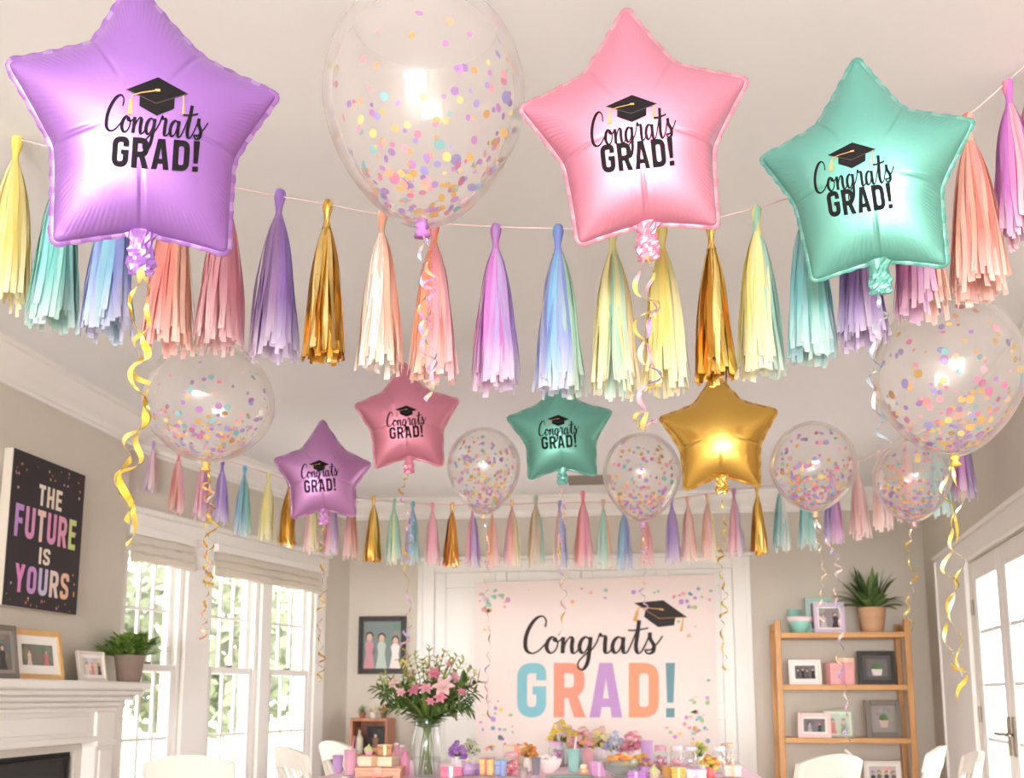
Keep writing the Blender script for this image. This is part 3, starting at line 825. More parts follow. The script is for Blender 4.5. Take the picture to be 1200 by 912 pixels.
s6 = star('star_balloon', [(655, 443), (717, 482), (698, 558), (620, 562), (594, 490)], 4.95, F_TEA, [(106, 178, 166), (136, 200, 188)],
     'small teal foil star printed Congrats GRAD under the blue tassel', GS, NA=300, NS=20,
     prints=dict(congrats=((631, 511), (679, 508), 7.4), grad=((635, 527), (676, 524), 15), cap=((654, 492), (13, 0), (0, -8)), bold=1.45), seed=6)
s7 = star('star_balloon', [(838, 437), (911, 481), (890, 570), (803, 575), (773, 490)], 4.5, F_GLD, [(206, 154, 60), (226, 184, 96)],
     'plain shiny gold foil star without any print', GS, NA=420, NS=24, seed=7)
GOLD = [(222, 184, 84), (240, 212, 120), (196, 150, 60)]; IRI = [(214, 176, 222), (250, 214, 190), (196, 186, 236), (244, 190, 210)]
SILV = [(188, 206, 222), (226, 226, 236), (170, 186, 214)]; ROSE = [(232, 176, 150), (246, 214, 190), (206, 150, 120)]
ribbon(s1, [(165, 314), (158, 345), (152, 372), (172, 402), (160, 430), (166, 470), (170, 490), (150, 520), (146, 548), (150, 590), (152, 612)], 1.9, .016, .012, 7, [(232, 202, 88), (246, 226, 140), (214, 178, 60)], 1)
ribbon(s1, [(166, 314), (174, 350), (170, 385), (160, 420), (170, 450), (173, 485), (160, 530), (142, 570), (158, 590), (150, 640)], 1.92, .012, .014, 8, [(240, 214, 110), (222, 190, 90)], 2)
ribbon(s2, [(757, 296), (748, 330), (768, 370), (752, 405), (766, 440), (750, 470), (762, 500)], 2.24, .012, .016, 5, IRI + [(244, 220, 130)], 3)
ribbon(s2, [(758, 296), (766, 340), (750, 390), (770, 430), (757, 470), (748, 490), (764, 502)], 2.25, .009, .018, 6, [(244, 214, 120), (236, 180, 200)], 4)
ribbon(s3, [(1028, 340), (1034, 370), (1024, 400), (1026, 430), (1022, 455), (1030, 490), (1038, 520)], 2.38, .010, .012, 6, SILV, 5)
ribbon(s4, [(379, 614), (376, 650), (380, 690), (374, 730), (377, 770), (374, 800)], 5.2, .012, .018, 12, GOLD + [(228, 190, 190)], 6)
ribbon(s5, [(478, 556), (470, 580), (482, 610), (476, 660), (480, 720), (474, 760), (478, 790)], 4.95, .012, .020, 13, GOLD + IRI, 7)
ribbon(s6, [(656, 568), (662, 600), (656, 650), (661, 700), (657, 745)], 4.95, .012, .014, 10, IRI + GOLD[:1], 8)
ribbon(s7, [(846, 584), (850, 620), (844, 660), (850, 700), (846, 740), (851, 785)], 4.5, .011, .014, 12, GOLD, 9)
# ---- clear confetti balloons
CLEAR = clear_mat('clear_latex', (255, 254, 253), .17, .08, .62, 1.6)
CLEARK = mat('clear_latex_knot', (238, 226, 214), .25, 0, transl=.4)
CONF = [(196, 124, 208), (160, 112, 200), (238, 190, 76), (126, 196, 204), (240, 158, 178), (244, 172, 128), (206, 156, 40), (248, 216, 124), (214, 110, 160), (160, 150, 222)]
CONFM = [mat('confetti_' + n, c, .6, .4 if n in ('gold',) else 0, transl=.3) for n, c in zip(('lilac', 'violet', 'amber', 'aqua', 'pink', 'peach', 'gold', 'butter', 'rose', 'sky'), CONF)]
CONFA = mat('confetti_mix', (255, 255, 255), .6, attr='Col', transl=.3)
disc_me = []
for cm in CONFM:
    me = bpy.data.meshes.new('confetti_piece')
    me.from_pydata([(math.cos(2 * PI * k / 12), math.sin(2 * PI * k / 12), z) for z in (-.012, .012) for k in range(12)], [], [tuple(range(11, -1, -1)), tuple(range(12, 24))] + [(k, (k + 1) % 12, 12 + (k + 1) % 12, 12 + k) for k in range(12)])
    me.materials.append(cm); disc_me.append(me)
def clear_balloon(name, px, ytop, ybot, wpx, Y, label, group, pieces, stuff, csize, seed, knot_col=(220, 190, 150)):
    rnd = random.Random(seed)
    cyp = ytop + wpx * .52; C = at(px, cyp, Y); sc = (at(px + 1, cyp, Y) - at(px, cyp, Y)).length
    r = wpx / 2 * sc; top = at(px, ytop, Y).z - C.z; bot = C.z - at(px, ybot, Y).z
    tilt = Matrix.Rotation(math.radians(rnd.uniform(-3, 3)), 4, 'Y')
    ro = root(name, C, label, 'balloon', group)
    def prof(ph):
        c, s = math.cos(ph), math.sin(ph)
        if c >= 0: return (r * s, top * c)
        k = (-c)
        return (r * (s * (1 - .16 * k * k)) , -bot * (k ** 1.12))
    P = [prof(PI * i / 40) for i in range(0, 39)]; P[0] = (.0006, top)
    P = [p for p in P if not (p[0] < r * .045 and p[1] < 0)]
    P.append((r * .045, -bot))
    m = MB(); m.lathe(P, 48, C, cap0=True, cap1=False); m.build('latex_shell', CLEAR, ro, smooth=True)
    m = MB(); kc = (C.x, C.y, C.z - bot)
    m.lathe([(r * .05, r * .04), (r * .045, 0), (r * .07, -r * .03), (r * .04, -r * .06), (r * .075, -r * .12), (r * .085, -r * .13)], 14, kc, wob=lambda a, z: .12 * math.sin(a * 4 + z * 90))
    m.build('knot', mat('knot_%d_%d_%d' % knot_col, knot_col, .4, 0), ro, smooth=True)
    def sample(i):
        if rnd.random() < .30: c = rnd.uniform(-.9, .92)
        else: c = -1 + abs(rnd.gauss(0, .48)); c = min(c, .7)
        ph = math.acos(max(-.985, min(.985, c))); a = rnd.uniform(0, 2 * PI)
        rr, z = prof(ph); r2, z2 = prof(ph + .02); tn = Vector((r2 - rr, z2 - z)).normalized(); nn = Vector((-tn.y, tn.x))
        if nn.x < 0 and rr > .1 * r: nn = -nn
        p = Vector((rr * math.cos(a), rr * math.sin(a), z)) * .975
        n = Vector((nn.x * math.cos(a), nn.x * math.sin(a), nn.y)); n = (n + Vector((rnd.gauss(0, .16), rnd.gauss(0, .16), rnd.gauss(0, .16)))).normalized()
        return p, n
    for i in range(pieces):
        p, n = sample(i)
        o = bpy.data.objects.new('confetti_piece', disc_me[rnd.randrange(len(disc_me))]); COL.objects.link(o); o.parent = ro
        s = csize * rnd.uniform(.75, 1.25); q = n.to_track_quat('Z', 'Y')
        o.location = p; o.rotation_mode = 'QUATERNION'; o.rotation_quaternion = q; o.scale = (s, s * rnd.uniform(.75, 1.1), s)
    m = MB()
    for i in range(stuff):
        p, n = sample(i); e = n.orthogonal().normalized(); f = n.cross(e); s = csize * rnd.uniform(.45, .95); cc = lin(CONF[rnd.randrange(len(CONF))])
        m.poly([C + p + e * (s * math.cos(2 * PI * k / 7)) + f * (s * math.sin(2 * PI * k / 7)) for k in range(7)], cc)
    m.build('confetti', CONFA, ro, kind='stuff')
    return ro
GB = 'clear balloons filled with pastel confetti'
b1 = clear_balloon('confetti_balloon', 497, -6, 262, 231, 2.35, 'biggest clear confetti balloon, between the purple and pink large stars', GB, 100, 260, .0120, 11, (190, 120, 200))
b2 = clear_balloon('confetti_balloon', 245, 402, 542, 144, 3.25, 'clear confetti balloon with gold knot below the large pink and coral tassels', GB, 100, 260, .0100, 12, (214, 170, 90))
b3 = clear_balloon('confetti_balloon', 1112, 348, 535, 177, 3.05, 'clear confetti balloon with yellow ribbons below the large teal star', GB, 100, 240, .0115, 13, (226, 196, 90))
b4 = clear_balloon('confetti_balloon', 567, 502, 603, 85, 4.9, 'small clear confetti balloon between the small pink and small teal stars', GB, 0, 390, .0125, 14)
b5 = clear_balloon('confetti_balloon', 752, 508, 612, 92, 4.7, 'small clear confetti balloon between the small teal star and gold star', GB, 0, 420, .0125, 15, (200, 150, 200))
b6 = clear_balloon('confetti_balloon', 953, 495, 600, 102, 4.35, 'clear confetti balloon just right of the gold star', GB, 0, 470, .0125, 16)
b7 = clear_balloon('confetti_balloon', 1068, 514, 612, 92, 4.6, 'narrow clear confetti balloon over the bookshelf plant', GB, 0, 420, .0125, 17, (230, 180, 190))
ribbon(b1, [(498, 272), (493, 310), (506, 350), (494, 390), (508, 430), (503, 470)], 2.35, .013, .012, 7, IRI, 21)
ribbon(b1, [(499, 272), (505, 320), (494, 360), (508, 410), (500, 450)], 2.36, .010, .014, 6, [(206, 170, 220), (246, 206, 170)], 22)
ribbon(b2, [(244, 552), (248, 590), (240, 630), (246, 670), (240, 710), (238, 750)], 3.25, .010, .012, 12, ROSE + GOLD, 23)
ribbon(b2, [(246, 552), (242, 580), (250, 620), (242, 660), (246, 690)], 3.26, .009, .014, 8, GOLD, 24)
ribbon(b3, [(1114, 546), (1106, 580), (1124, 620), (1108, 660), (1118, 690), (1108, 730), (1112, 765), (1128, 790), (1122, 825)], 3.05, .013, .012, 7, [(232, 206, 96), (246, 236, 190), (220, 186, 76)], 25)
ribbon(b3, [(1116, 546), (1126, 590), (1112, 620), (1126, 660), (1116, 700), (1122, 760), (1128, 800)], 3.06, .011, .012, 6, [(240, 218, 120), (250, 244, 226)], 26)
ribbon(b4, [(568, 610), (573, 650), (569, 700), (574, 750), (570, 800), (573, 842)], 4.9, .009, .009, 14, ROSE + IRI, 27)
ribbon(b5, [(752, 620), (757, 650), (753, 690), (758, 715)], 4.7, .012, .014, 7, IRI, 28)
ribbon(b6, [(955, 606), (972, 640), (983, 665), (979, 700), (986, 740), (984, 780), (992, 820), (990, 850), (996, 886)], 4.35, .011, .012, 16, IRI + [(250, 236, 236)], 29)
ribbon(b6, [(954, 606), (960, 640), (965, 670), (962, 700), (964, 730)], 4.37, .009, .010, 8, [(250, 234, 214), (240, 216, 180)], 30)
ribbon(b7, [(1068, 620), (1064, 650), (1072, 680), (1063, 710), (1070, 740)], 4.6, .011, .014, 6, GOLD + [(250, 240, 220)], 31)
# ---- tassel garlands
PAPER = mat('tissue_paper', (255, 255, 255), .8, 0, attr='Col', transl=.35, spec=.2)
GFOIL = mat('gold_tinsel', (230, 180, 70), .38, 1.0, attr='Col')
PC = dict(yellow=(244, 228, 128), butter=(246, 238, 178), teal=(122, 208, 200), aqua=(142, 220, 226), blue=(150, 166, 232), sky=(128, 190, 226), coral=(244, 138, 130), peach=(248, 190, 168),
          pink=(244, 164, 190), rose=(244, 176, 188), lav=(196, 160, 224), orchid=(216, 132, 214), purple=(178, 140, 226), cream=(244, 226, 206), beige=(226, 196, 168), white=(246, 242, 236),
          orange=(246, 160, 116), mint=(172, 222, 204), gold=(236, 190, 92), gold2=(250, 224, 150), gold3=(206, 152, 62), tan=(218, 196, 150), violet=(156, 112, 206), magenta=(222, 108, 196), blush=(248, 206, 206))
RPROF = [(0, .018), (.05, .034), (.12, .056), (.25, .082), (.45, .104), (.7, .124), (1, .150)]
def rprof(t):
    for (a, x), (b, y) in zip(RPROF[:-1], RPROF[1:]):
        if t <= b: return x + (y - x) * (t - a) / (b - a)
    return RPROF[-1][1]
def tassel(px, ytop, ybot, Y, cols, label, group, seed, n=64, seg=9, wide=1.0, metal=False, pale=(.02, .26)):
    rnd = random.Random(seed); p = at(px, ytop, Y); L = p.z - at(px, ybot, Y).z
    ro = root('tassel', p, label, 'tassel', group)
    cc = [lin(PC[c]) for c in cols]; wht = lin((252, 248, 244))
    m = MB(); nk = .14 * L; q = Vector((p.x, p.y, p.z))
    mix = lambda a, b, t: tuple(a[i] * (1 - t) + b[i] * t for i in range(3))
    prof = [(.010, .020), (.022, .016), (.030, .0), (.030, -.03), (.024, -.06), (.018, -.09), (.017, -.12), (.022, -.15), (.030, -.17)]
    rows = []
    for (r, z) in prof:
        rows.append([m.vert((q.x + r * L * (1 + .18 * math.sin(3 * a + z * 60)) * math.cos(a + z * 14), q.y + r * L * math.sin(a + z * 14), q.z + z * L)) for a in [2 * PI * k / 14 for k in range(14)]])
    for i in range(len(rows) - 1):
        for k in range(14): m.face((rows[i][k], rows[i][(k + 1) % 14], rows[i + 1][(k + 1) % 14], rows[i + 1][k]), cc[(k // 5) % len(cc)] if not metal else cc[k % len(cc)])
    m.face(rows[0][::-1], cc[0])
    m.build('knot', GFOIL if metal else PAPER, ro, smooth=True)
    m = MB()
    for i in range(n):
        a = rnd.uniform(0, 2 * PI); lay = math.sqrt(rnd.uniform(.05, 1.0)); ln = (1 - .14) * L * (rnd.uniform(.86, 1.0) if not metal else rnd.uniform(.93, 1.0))
        if rnd.random() < .08: ln *= .93
        w = L * (rnd.uniform(.018, .034) if not metal else rnd.uniform(.026, .036)); tw = rnd.uniform(-.5, .5); ph = rnd.uniform(0, 6.28)
        ci = (math.cos(a) * .5 + .5) * len(cc) + rnd.uniform(-.45, .45); c0 = cc[max(0, min(len(cc) - 1, int(ci)))] if not metal else cc[rnd.randrange(len(cc))]
        c0 = mix(c0, wht, rnd.uniform(*pale)) if not metal else c0
        if not metal: c0 = tuple(x * rnd.uniform(.88, 1.0) for x in c0)
        Lp = []; Rp = []; cs = []
        for k in range(seg + 1):
            t = k / seg; tt = t * ln / (.86 * L)
            rr = rprof(tt) * L * wide * (.35 + .65 * lay if t > .15 else .5 + .5 * lay)
            aa = a + .10 * math.sin(t * 5 + ph) * t + tw * t * .25
            c = Vector((q.x + rr * math.cos(aa), q.y + rr * math.sin(aa), q.z - .14 * L - ln * t + (.004 * L)))
            c += Vector((math.sin(t * 7 + ph), math.cos(t * 6 + ph), 0)) * (.006 * L * t)
            ta = aa + PI / 2 + tw * t + (0.35 * math.sin(t * 8 + ph)) * t
            d = Vector((math.cos(ta), math.sin(ta), .05 * math.sin(ph + t * 4))) * (w * .5 * (.55 + .45 * min(1, t * 4)))
            Lp.append(c - d); Rp.append(c + d)
        if metal: cs = [c0] * seg
        else:
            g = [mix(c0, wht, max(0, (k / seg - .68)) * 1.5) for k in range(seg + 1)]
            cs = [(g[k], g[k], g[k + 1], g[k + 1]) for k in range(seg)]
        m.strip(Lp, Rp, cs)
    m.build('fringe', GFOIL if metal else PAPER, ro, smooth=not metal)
    return ro
def garland(name, pts, Y, col, label, r=.0022):
    m = MB(); P = catmull([at(x, y, Y) for x, y in pts], 10); m.tube(P, r, 6)
    return tag(m.build(name, mat(name + '_cord', col, .5), None, smooth=True), label, 'garland string', None)
FY = 2.72
garland('garland_string', [(-60, 146), (20, 163), (137, 191), (275, 220), (384, 240), (508, 261), (654, 268), (770, 267), (885, 244), (1000, 205), (1070, 172), (1133, 136), (1180, 96), (1200, 78), (1262, 22)], FY, (222, 190, 192), 'thin pink cord carrying the large front tassels')
front = [
 (20, 163, 360, ('yellow', 'butter', 'yellow'), 0, 'pale yellow tassel left of the large purple star'),
 (75, 186, 386, ('teal', 'aqua', 'teal'), 0, 'teal tassel just left of the blue one under the purple star'),
 (138, 192, 396, ('blue', 'sky', 'blue'), 0, 'periwinkle blue tassel behind the lower part of the purple star'),
 (207, 206, 414, ('coral', 'coral', 'peach'), 0, 'coral red tassel below the neck of the purple star'),
 (266, 216, 412, ('rose', 'pink', 'pink'), 0, 'pink tassel over the top of the left clear balloon'),
 (328, 226, 424, ('lav', 'lav', 'purple'), 0, 'lavender tassel left of the first gold tassel'),
 (384, 238, 424, ('gold', 'gold2', 'gold', 'gold3'), 1, 'shiny gold tinsel tassel left of the biggest clear balloon'),
 (448, 249, 438, ('beige', 'white', 'peach'), 0, 'cream and beige tassel under the biggest clear balloon'),
 (509, 261, 450, ('orange', 'coral', 'rose'), 0, 'orange and pink tassel behind the iridescent ribbon'),
 (581, 266, 460, ('orchid', 'orchid', 'lav'), 0, 'orchid purple tassel left of the blue one at the centre'),
 (654, 267, 466, ('blue', 'sky', 'blue', 'mint'), 0, 'blue and periwinkle tassel above the small teal star'),
 (718, 267, 466, ('butter', 'mint', 'butter'), 0, 'pale lemon green tassel below the large pink star'),
 (776, 267, 462, ('yellow', 'yellow', 'butter'), 0, 'bright yellow tassel behind the ribbon of the pink star'),
 (833, 263, 448, ('gold', 'gold2', 'gold', 'gold3'), 1, 'shiny gold tinsel tassel above the gold star'),
 (886, 245, 444, ('yellow', 'butter', 'mint'), 0, 'yellow tassel between the gold tinsel one and the aqua one'),
 (943, 228, 430, ('aqua', 'teal', 'aqua'), 0, 'aqua tassel left of the large teal star'),
 (1001, 206, 410, ('purple', 'lav', 'purple'), 0, 'violet tassel below the large teal star'),
 (1068, 174, 378, ('magenta', 'orchid', 'peach'), 0, 'magenta tassel over the top of the right clear balloon'),
 (1134, 137, 354, ('peach', 'coral', 'peach'), 0, 'coral pink tassel right of the large teal star'),
 (1181, 97, 286, ('orchid', 'pink', 'orchid'), 0, 'orchid pink tassel high up at the right, complete in view'),
 (1209, 72, 270, ('pink', 'orchid'), 0, 'orchid tassel cut by the right edge of the view'),
]
for i, (x, a, b, cols, metal, lab) in enumerate(front):
    tassel(x, a, b, FY, cols, lab, 'large tassels of the front garland', 100 + i, n=98 if not metal else 64, seg=9, metal=bool(metal), wide=.88 if metal else 1.0)
BY = 6.05
garland('garland_string', [(146, 505), (210, 528), (260, 539), (315, 555), (390, 577), (462, 588), (560, 592), (655, 589), (757, 588), (830, 579), (887, 571), (945, 560), (1003, 543), (1040, 524), (1097, 498), (1150, 470)], BY, (240, 232, 226), 'thin white cord carrying the small far tassels', .004)
back = [
 (160, 511, 580, ('peach', 'rose'), 0, 'peach small tassel behind the gold ribbon beside the first window'),
 (180, 518, 578, ('lav', 'blush'), 0, 'pale lilac small tassel at the start of the far garland'),
 (210, 528, 604, ('coral', 'peach', 'rose'), 0, 'coral small tassel left of the left clear balloon'),
 (239, 536, 610, ('pink', 'orchid'), 0, 'pink small tassel behind the knot of the left clear balloon'),
 (261, 540, 616, ('violet', 'purple'), 0, 'deep violet small tassel right of the left clear balloon knot'),
 (287, 547, 629, ('sky', 'teal'), 0, 'blue and teal small tassel beside the violet one'),
 (315, 555, 636, ('butter', 'yellow', 'butter'), 0, 'yellow small tassel left of the lilac small star'),
 (339, 563, 641, ('gold', 'gold3', 'gold2'), 1, 'gold tinsel small tassel touching the left side of the lilac small star'),
 (366, 571, 650, ('rose', 'blush', 'butter'), 0, 'pink and cream small tassel under the lilac small star'),
 (391, 577, 652, ('pink', 'lav'), 0, 'pinkish lilac small tassel under the right side of the lilac star'),
 (412, 580, 658, ('rose', 'peach'), 0, 'rose pink small tassel left of the far gold and lilac one'),
 (438, 582, 660, ('gold', 'gold2', 'gold3'), 1, 'gold tinsel small tassel under the left tip of the small pink star'),
 (462, 586, 663, ('mint', 'butter', 'mint'), 0, 'mint and lemon small tassel below the small pink star'),
 (484, 589, 664, ('lav', 'sky', 'teal'), 0, 'blue and lilac small tassel crossed by the small pink star ribbon'),
 (507, 590, 664, ('rose', 'pink'), 0, 'plain pink small tassel left of the copper coloured one'),
 (530, 590, 665, ('gold', 'orange', 'gold3'), 1, 'copper and coral tinsel small tassel left of the small clear balloon'),
 (554, 593, 666, ('pink', 'rose', 'lav'), 0, 'cool pink small tassel under the left of the small clear balloon'),
 (577, 596, 667, ('peach', 'orange', 'blush'), 0, 'peach and orange small tassel just below the small clear balloon knot'),
 (600, 587, 666, ('pink', 'peach', 'butter'), 0, 'pink to yellow small tassel left of the tan one'),
 (628, 582, 666, ('tan', 'beige', 'mint'), 0, 'tan and mint small tassel below the left of the small teal star'),
 (656, 588, 666, ('rose', 'tan', 'blue'), 0, 'many coloured small tassel behind the small teal star ribbon'),
 (683, 577, 667, ('coral', 'rose', 'pink'), 0, 'coral pink small tassel below the ceiling vent'),
 (707, 587, 668, ('mint', 'mint', 'peach'), 0, 'mint and peach small tassel between the coral and sky blue ones'),
 (731, 592, 669, ('sky', 'sky', 'blue'), 0, 'sky blue small tassel left of the second small clear balloon ribbon'),
 (757, 602, 666, ('peach', 'coral', 'rose'), 0, 'coral and peach small tassel below the second small clear balloon'),
 (787, 584, 662, ('purple', 'lav', 'lav'), 0, 'lilac small tassel left of the gold star'),
 (806, 583, 661, ('blush', 'peach'), 0, 'pale blush small tassel beside the lilac one below the gold star'),
 (829, 580, 659, ('peach', 'rose', 'butter'), 0, 'peach pink small tassel directly below the gold star'),
 (860, 574, 655, ('pink', 'rose', 'lav'), 0, 'pink small tassel right of the gold star ribbon'),
 (887, 571, 651, ('gold', 'gold2', 'gold3'), 1, 'gold tinsel small tassel right of the gold star'),
 (914, 565, 648, ('aqua', 'teal', 'white'), 0, 'aqua and white small tassel next to the right gold tinsel one'),
 (943, 560, 646, ('aqua', 'teal', 'aqua'), 0, 'aqua small tassel under the clear balloon right of the gold star'),
 (974, 552, 640, ('purple', 'orchid', 'orchid'), 0, 'purple small tassel above the left end of the bookshelf'),
 (1004, 543, 633, ('blush', 'rose', 'blush'), 0, 'blush pink small tassel above the middle of the bookshelf'),
 (1030, 530, 624, ('blush', 'white', 'blush'), 0, 'palest pink small tassel left of the narrow clear balloon'),
 (1060, 515, 612, ('rose', 'peach', 'pink'), 0, 'pink small tassel seen through the narrow clear balloon'),
 (1097, 498, 608, ('aqua', 'teal', 'mint'), 0, 'aqua small tassel right of the narrow clear balloon'),
 (1124, 485, 588, ('orchid', 'pink', 'lav'), 0, 'orchid small tassel behind the knot of the right clear balloon'),
]
for i, (x, a, b, cols, metal, lab) in enumerate(back):
    tassel(x, a, b, BY, cols, lab, 'small tassels of the far garland', 300 + i, n=44, seg=7, metal=bool(metal), wide=.95, pale=(.12, .42))
# ------------------------------------------------------------------ banner and poster
PRINT = mat('printed_colour', (255, 255, 255), .75, 0, attr='Col')
BNY = D - .062
bc = [at(557, 887, BNY), at(841, 884, BNY), at(838, 673, BNY), at(556, 683, BNY)]
def bmap(px, py, off=.0035):
    return at(px, py, BNY - off)
t = root('banner', ((bc[0].x + bc[1].x) / 2, BNY, bc[0].z), 'large pale pink banner reading Congrats GRAD on the back wall', 'banner')
m = MB(); n = 24; rows = []
for i in range(n + 1):
    a = bc[0].lerp(bc[1], i / n); b = bc[3].lerp(bc[2], i / n)
    rows.append([m.vert((p.x, BNY + dy, p.z)) for p in (a, b) for dy in (0, .008)])
for i in range(n):
    r, s = rows[i], rows[i + 1]
    m.face((r[0], s[0], s[2], r[2])); m.face((r[1], r[3], s[3], s[1])); m.face((r[2], s[2], s[3], r[3])); m.face((r[0], r[1], s[1], s[0]))
m.face((rows[0][0], rows[0][2], rows[0][3], rows[0][1])); m.face((rows[-1][0], rows[-1][1], rows[-1][3], rows[-1][2]))
m.build('banner_cloth', mat('banner_pink', (238, 222, 217), .85, noise=.02, nscale=5), t)
def uv_px(x0, yb, x1, h): return lambda u, v: bmap(x0 + (x1 - x0) * u, yb - h * v)
m = MB(); m.ldir = Vector((0, -1, 0)); draw_script(m, uv_px(612, 765.5, 778, 18.8), 1.05, lin((44, 38, 38))); m.build('congrats_lettering', PRINT, t)
gc = [lin(c) for c in ((132, 190, 202), (238, 150, 128), (190, 148, 200), (228, 158, 124), (112, 152, 162))]
for ch, x0, x1, c in (('G', 606, 640, gc[0]), ('R', 649, 685, gc[1]), ('A', 691, 729, gc[2]), ('D', 737, 772, gc[3]), ('!', 780, 791, gc[4])):
    m = MB(); m.ldir = Vector((0, -1, 0)); draw_block(m, ch, uv_px(x0, 841, x1, 64), [c]); m.build('letter', PRINT, t)
m = MB(); m.ldir = Vector((0, -1, 0)); draw_cap(m, lambda p: bmap(774 + 31 * p[0] + 3.5 * p[1], 717 - 19 * p[1] + 8 * p[0], .0035), lin((46, 40, 40)), lin((176, 130, 84)), lin((222, 170, 92))); m.build('cap_print', PRINT, t)
m = MB(); rnd = random.Random(5)
bcol = [(214, 150, 210), (236, 150, 160), (150, 200, 190), (244, 206, 120), (130, 170, 200), (244, 176, 150), (170, 200, 140), (190, 150, 210)]
for (cx, cy, sx, sy, k) in ((578, 700, 26, 22, 34), (812, 698, 30, 24, 40), (578, 852, 24, 30, 34), (818, 850, 26, 30, 40), (700, 690, 110, 10, 16)):
    for i in range(k):
        x = cx + rnd.gauss(0, sx * .6); y = cy + rnd.gauss(0, sy * .7)
        if not (562 < x < 834 and 690 < y < 880): continue
        r = rnd.uniform(1.2, 3.2); c = lin(bcol[rnd.randrange(len(bcol))]); sq = rnd.uniform(.6, 1.1)
        m.poly([bmap(x + r * math.cos(q), y + r * sq * math.sin(q), .003) for q in [-2 * PI * j / 9 for j in range(9)]], c)
m.build('dot_pattern', PRINT, t)
# canvas poster
PXF = BX + .055
def onx(px, py, X): d = ray(px, py); return EYE + d * (X / d.x)
pa = onx(16, 527, PXF); pb = onx(100, 555, PXF); pz0 = (onx(16, 712, PXF).z + onx(100, 722, PXF).z) / 2; pz1 = (pa.z + pb.z) / 2
py0, py1 = pa.y, pb.y
t = root('poster', (BX, (py0 + py1) / 2, pz0), 'black canvas poster reading THE FUTURE IS YOURS over the mantel', 'poster')
m = MB(); m.box((BX + .004, py0, pz0), (PXF, py1, pz1), bev=.003); m.build('canvas_edge', mat('canvas_side', (206, 196, 184), .8), t)
m = MB(); m.box((PXF - .001, py0 + .002, pz0 + .002), (PXF + .003, py1 - .002, pz1 - .002)); m.build('canvas_face', mat('poster_black', (44, 38, 42), .6, noise=.1, nscale=5), t)
def pmap(u, v): return Vector((PXF + .0045, py0 + (py1 - py0) * u, pz1 - (pz1 - pz0) * v))
def pword(txt, u0, u1, v0, v1, cols):
    m = MB(); m.ldir = Vector((1, 0, 0)); draw_block(m, txt, lambda a, b: pmap(u0 + (u1 - u0) * a, v1 - (v1 - v0) * b), [lin(c) for c in cols], gap=.13); m.build('lettering', PRINT, t, label=None)
cr = (236, 222, 206)
pword('THE', .35, .67, .175, .315, [cr] * 3)
pword('FUTURE', .07, .90, .345, .555, [(196, 150, 214), (222, 150, 200), (236, 206, 196), (226, 150, 196), (232, 160, 190), (206, 214, 140)])
pword('IS', .41, .56, .590, .700, [cr] * 2)
pword('YOURS', .12, .85, .725, .905, [(226, 140, 200), (206, 150, 216), (206, 196, 226), (232, 212, 206), (240, 190, 160)])
m = MB()
for k in range(70):
    u, v = rnd.uniform(.03, .97), rnd.choice([rnd.uniform(.02, .2), rnd.uniform(.85, .98), rnd.uniform(.02, .98)])
    if .1 < u < .9 and .17 < v < .91: continue
    r = rnd.uniform(.004, .009); c = lin(rnd.choice([(206, 150, 90), (190, 120, 100), (226, 190, 150), (150, 100, 90), (200, 140, 170)]))
    p = pmap(u, v); m.poly([p + Vector((-.0005, r * math.cos(q), r * math.sin(q))) for q in [2 * PI * j / 7 for j in range(7)]], c)
m.build('dot_pattern', PRINT, t)
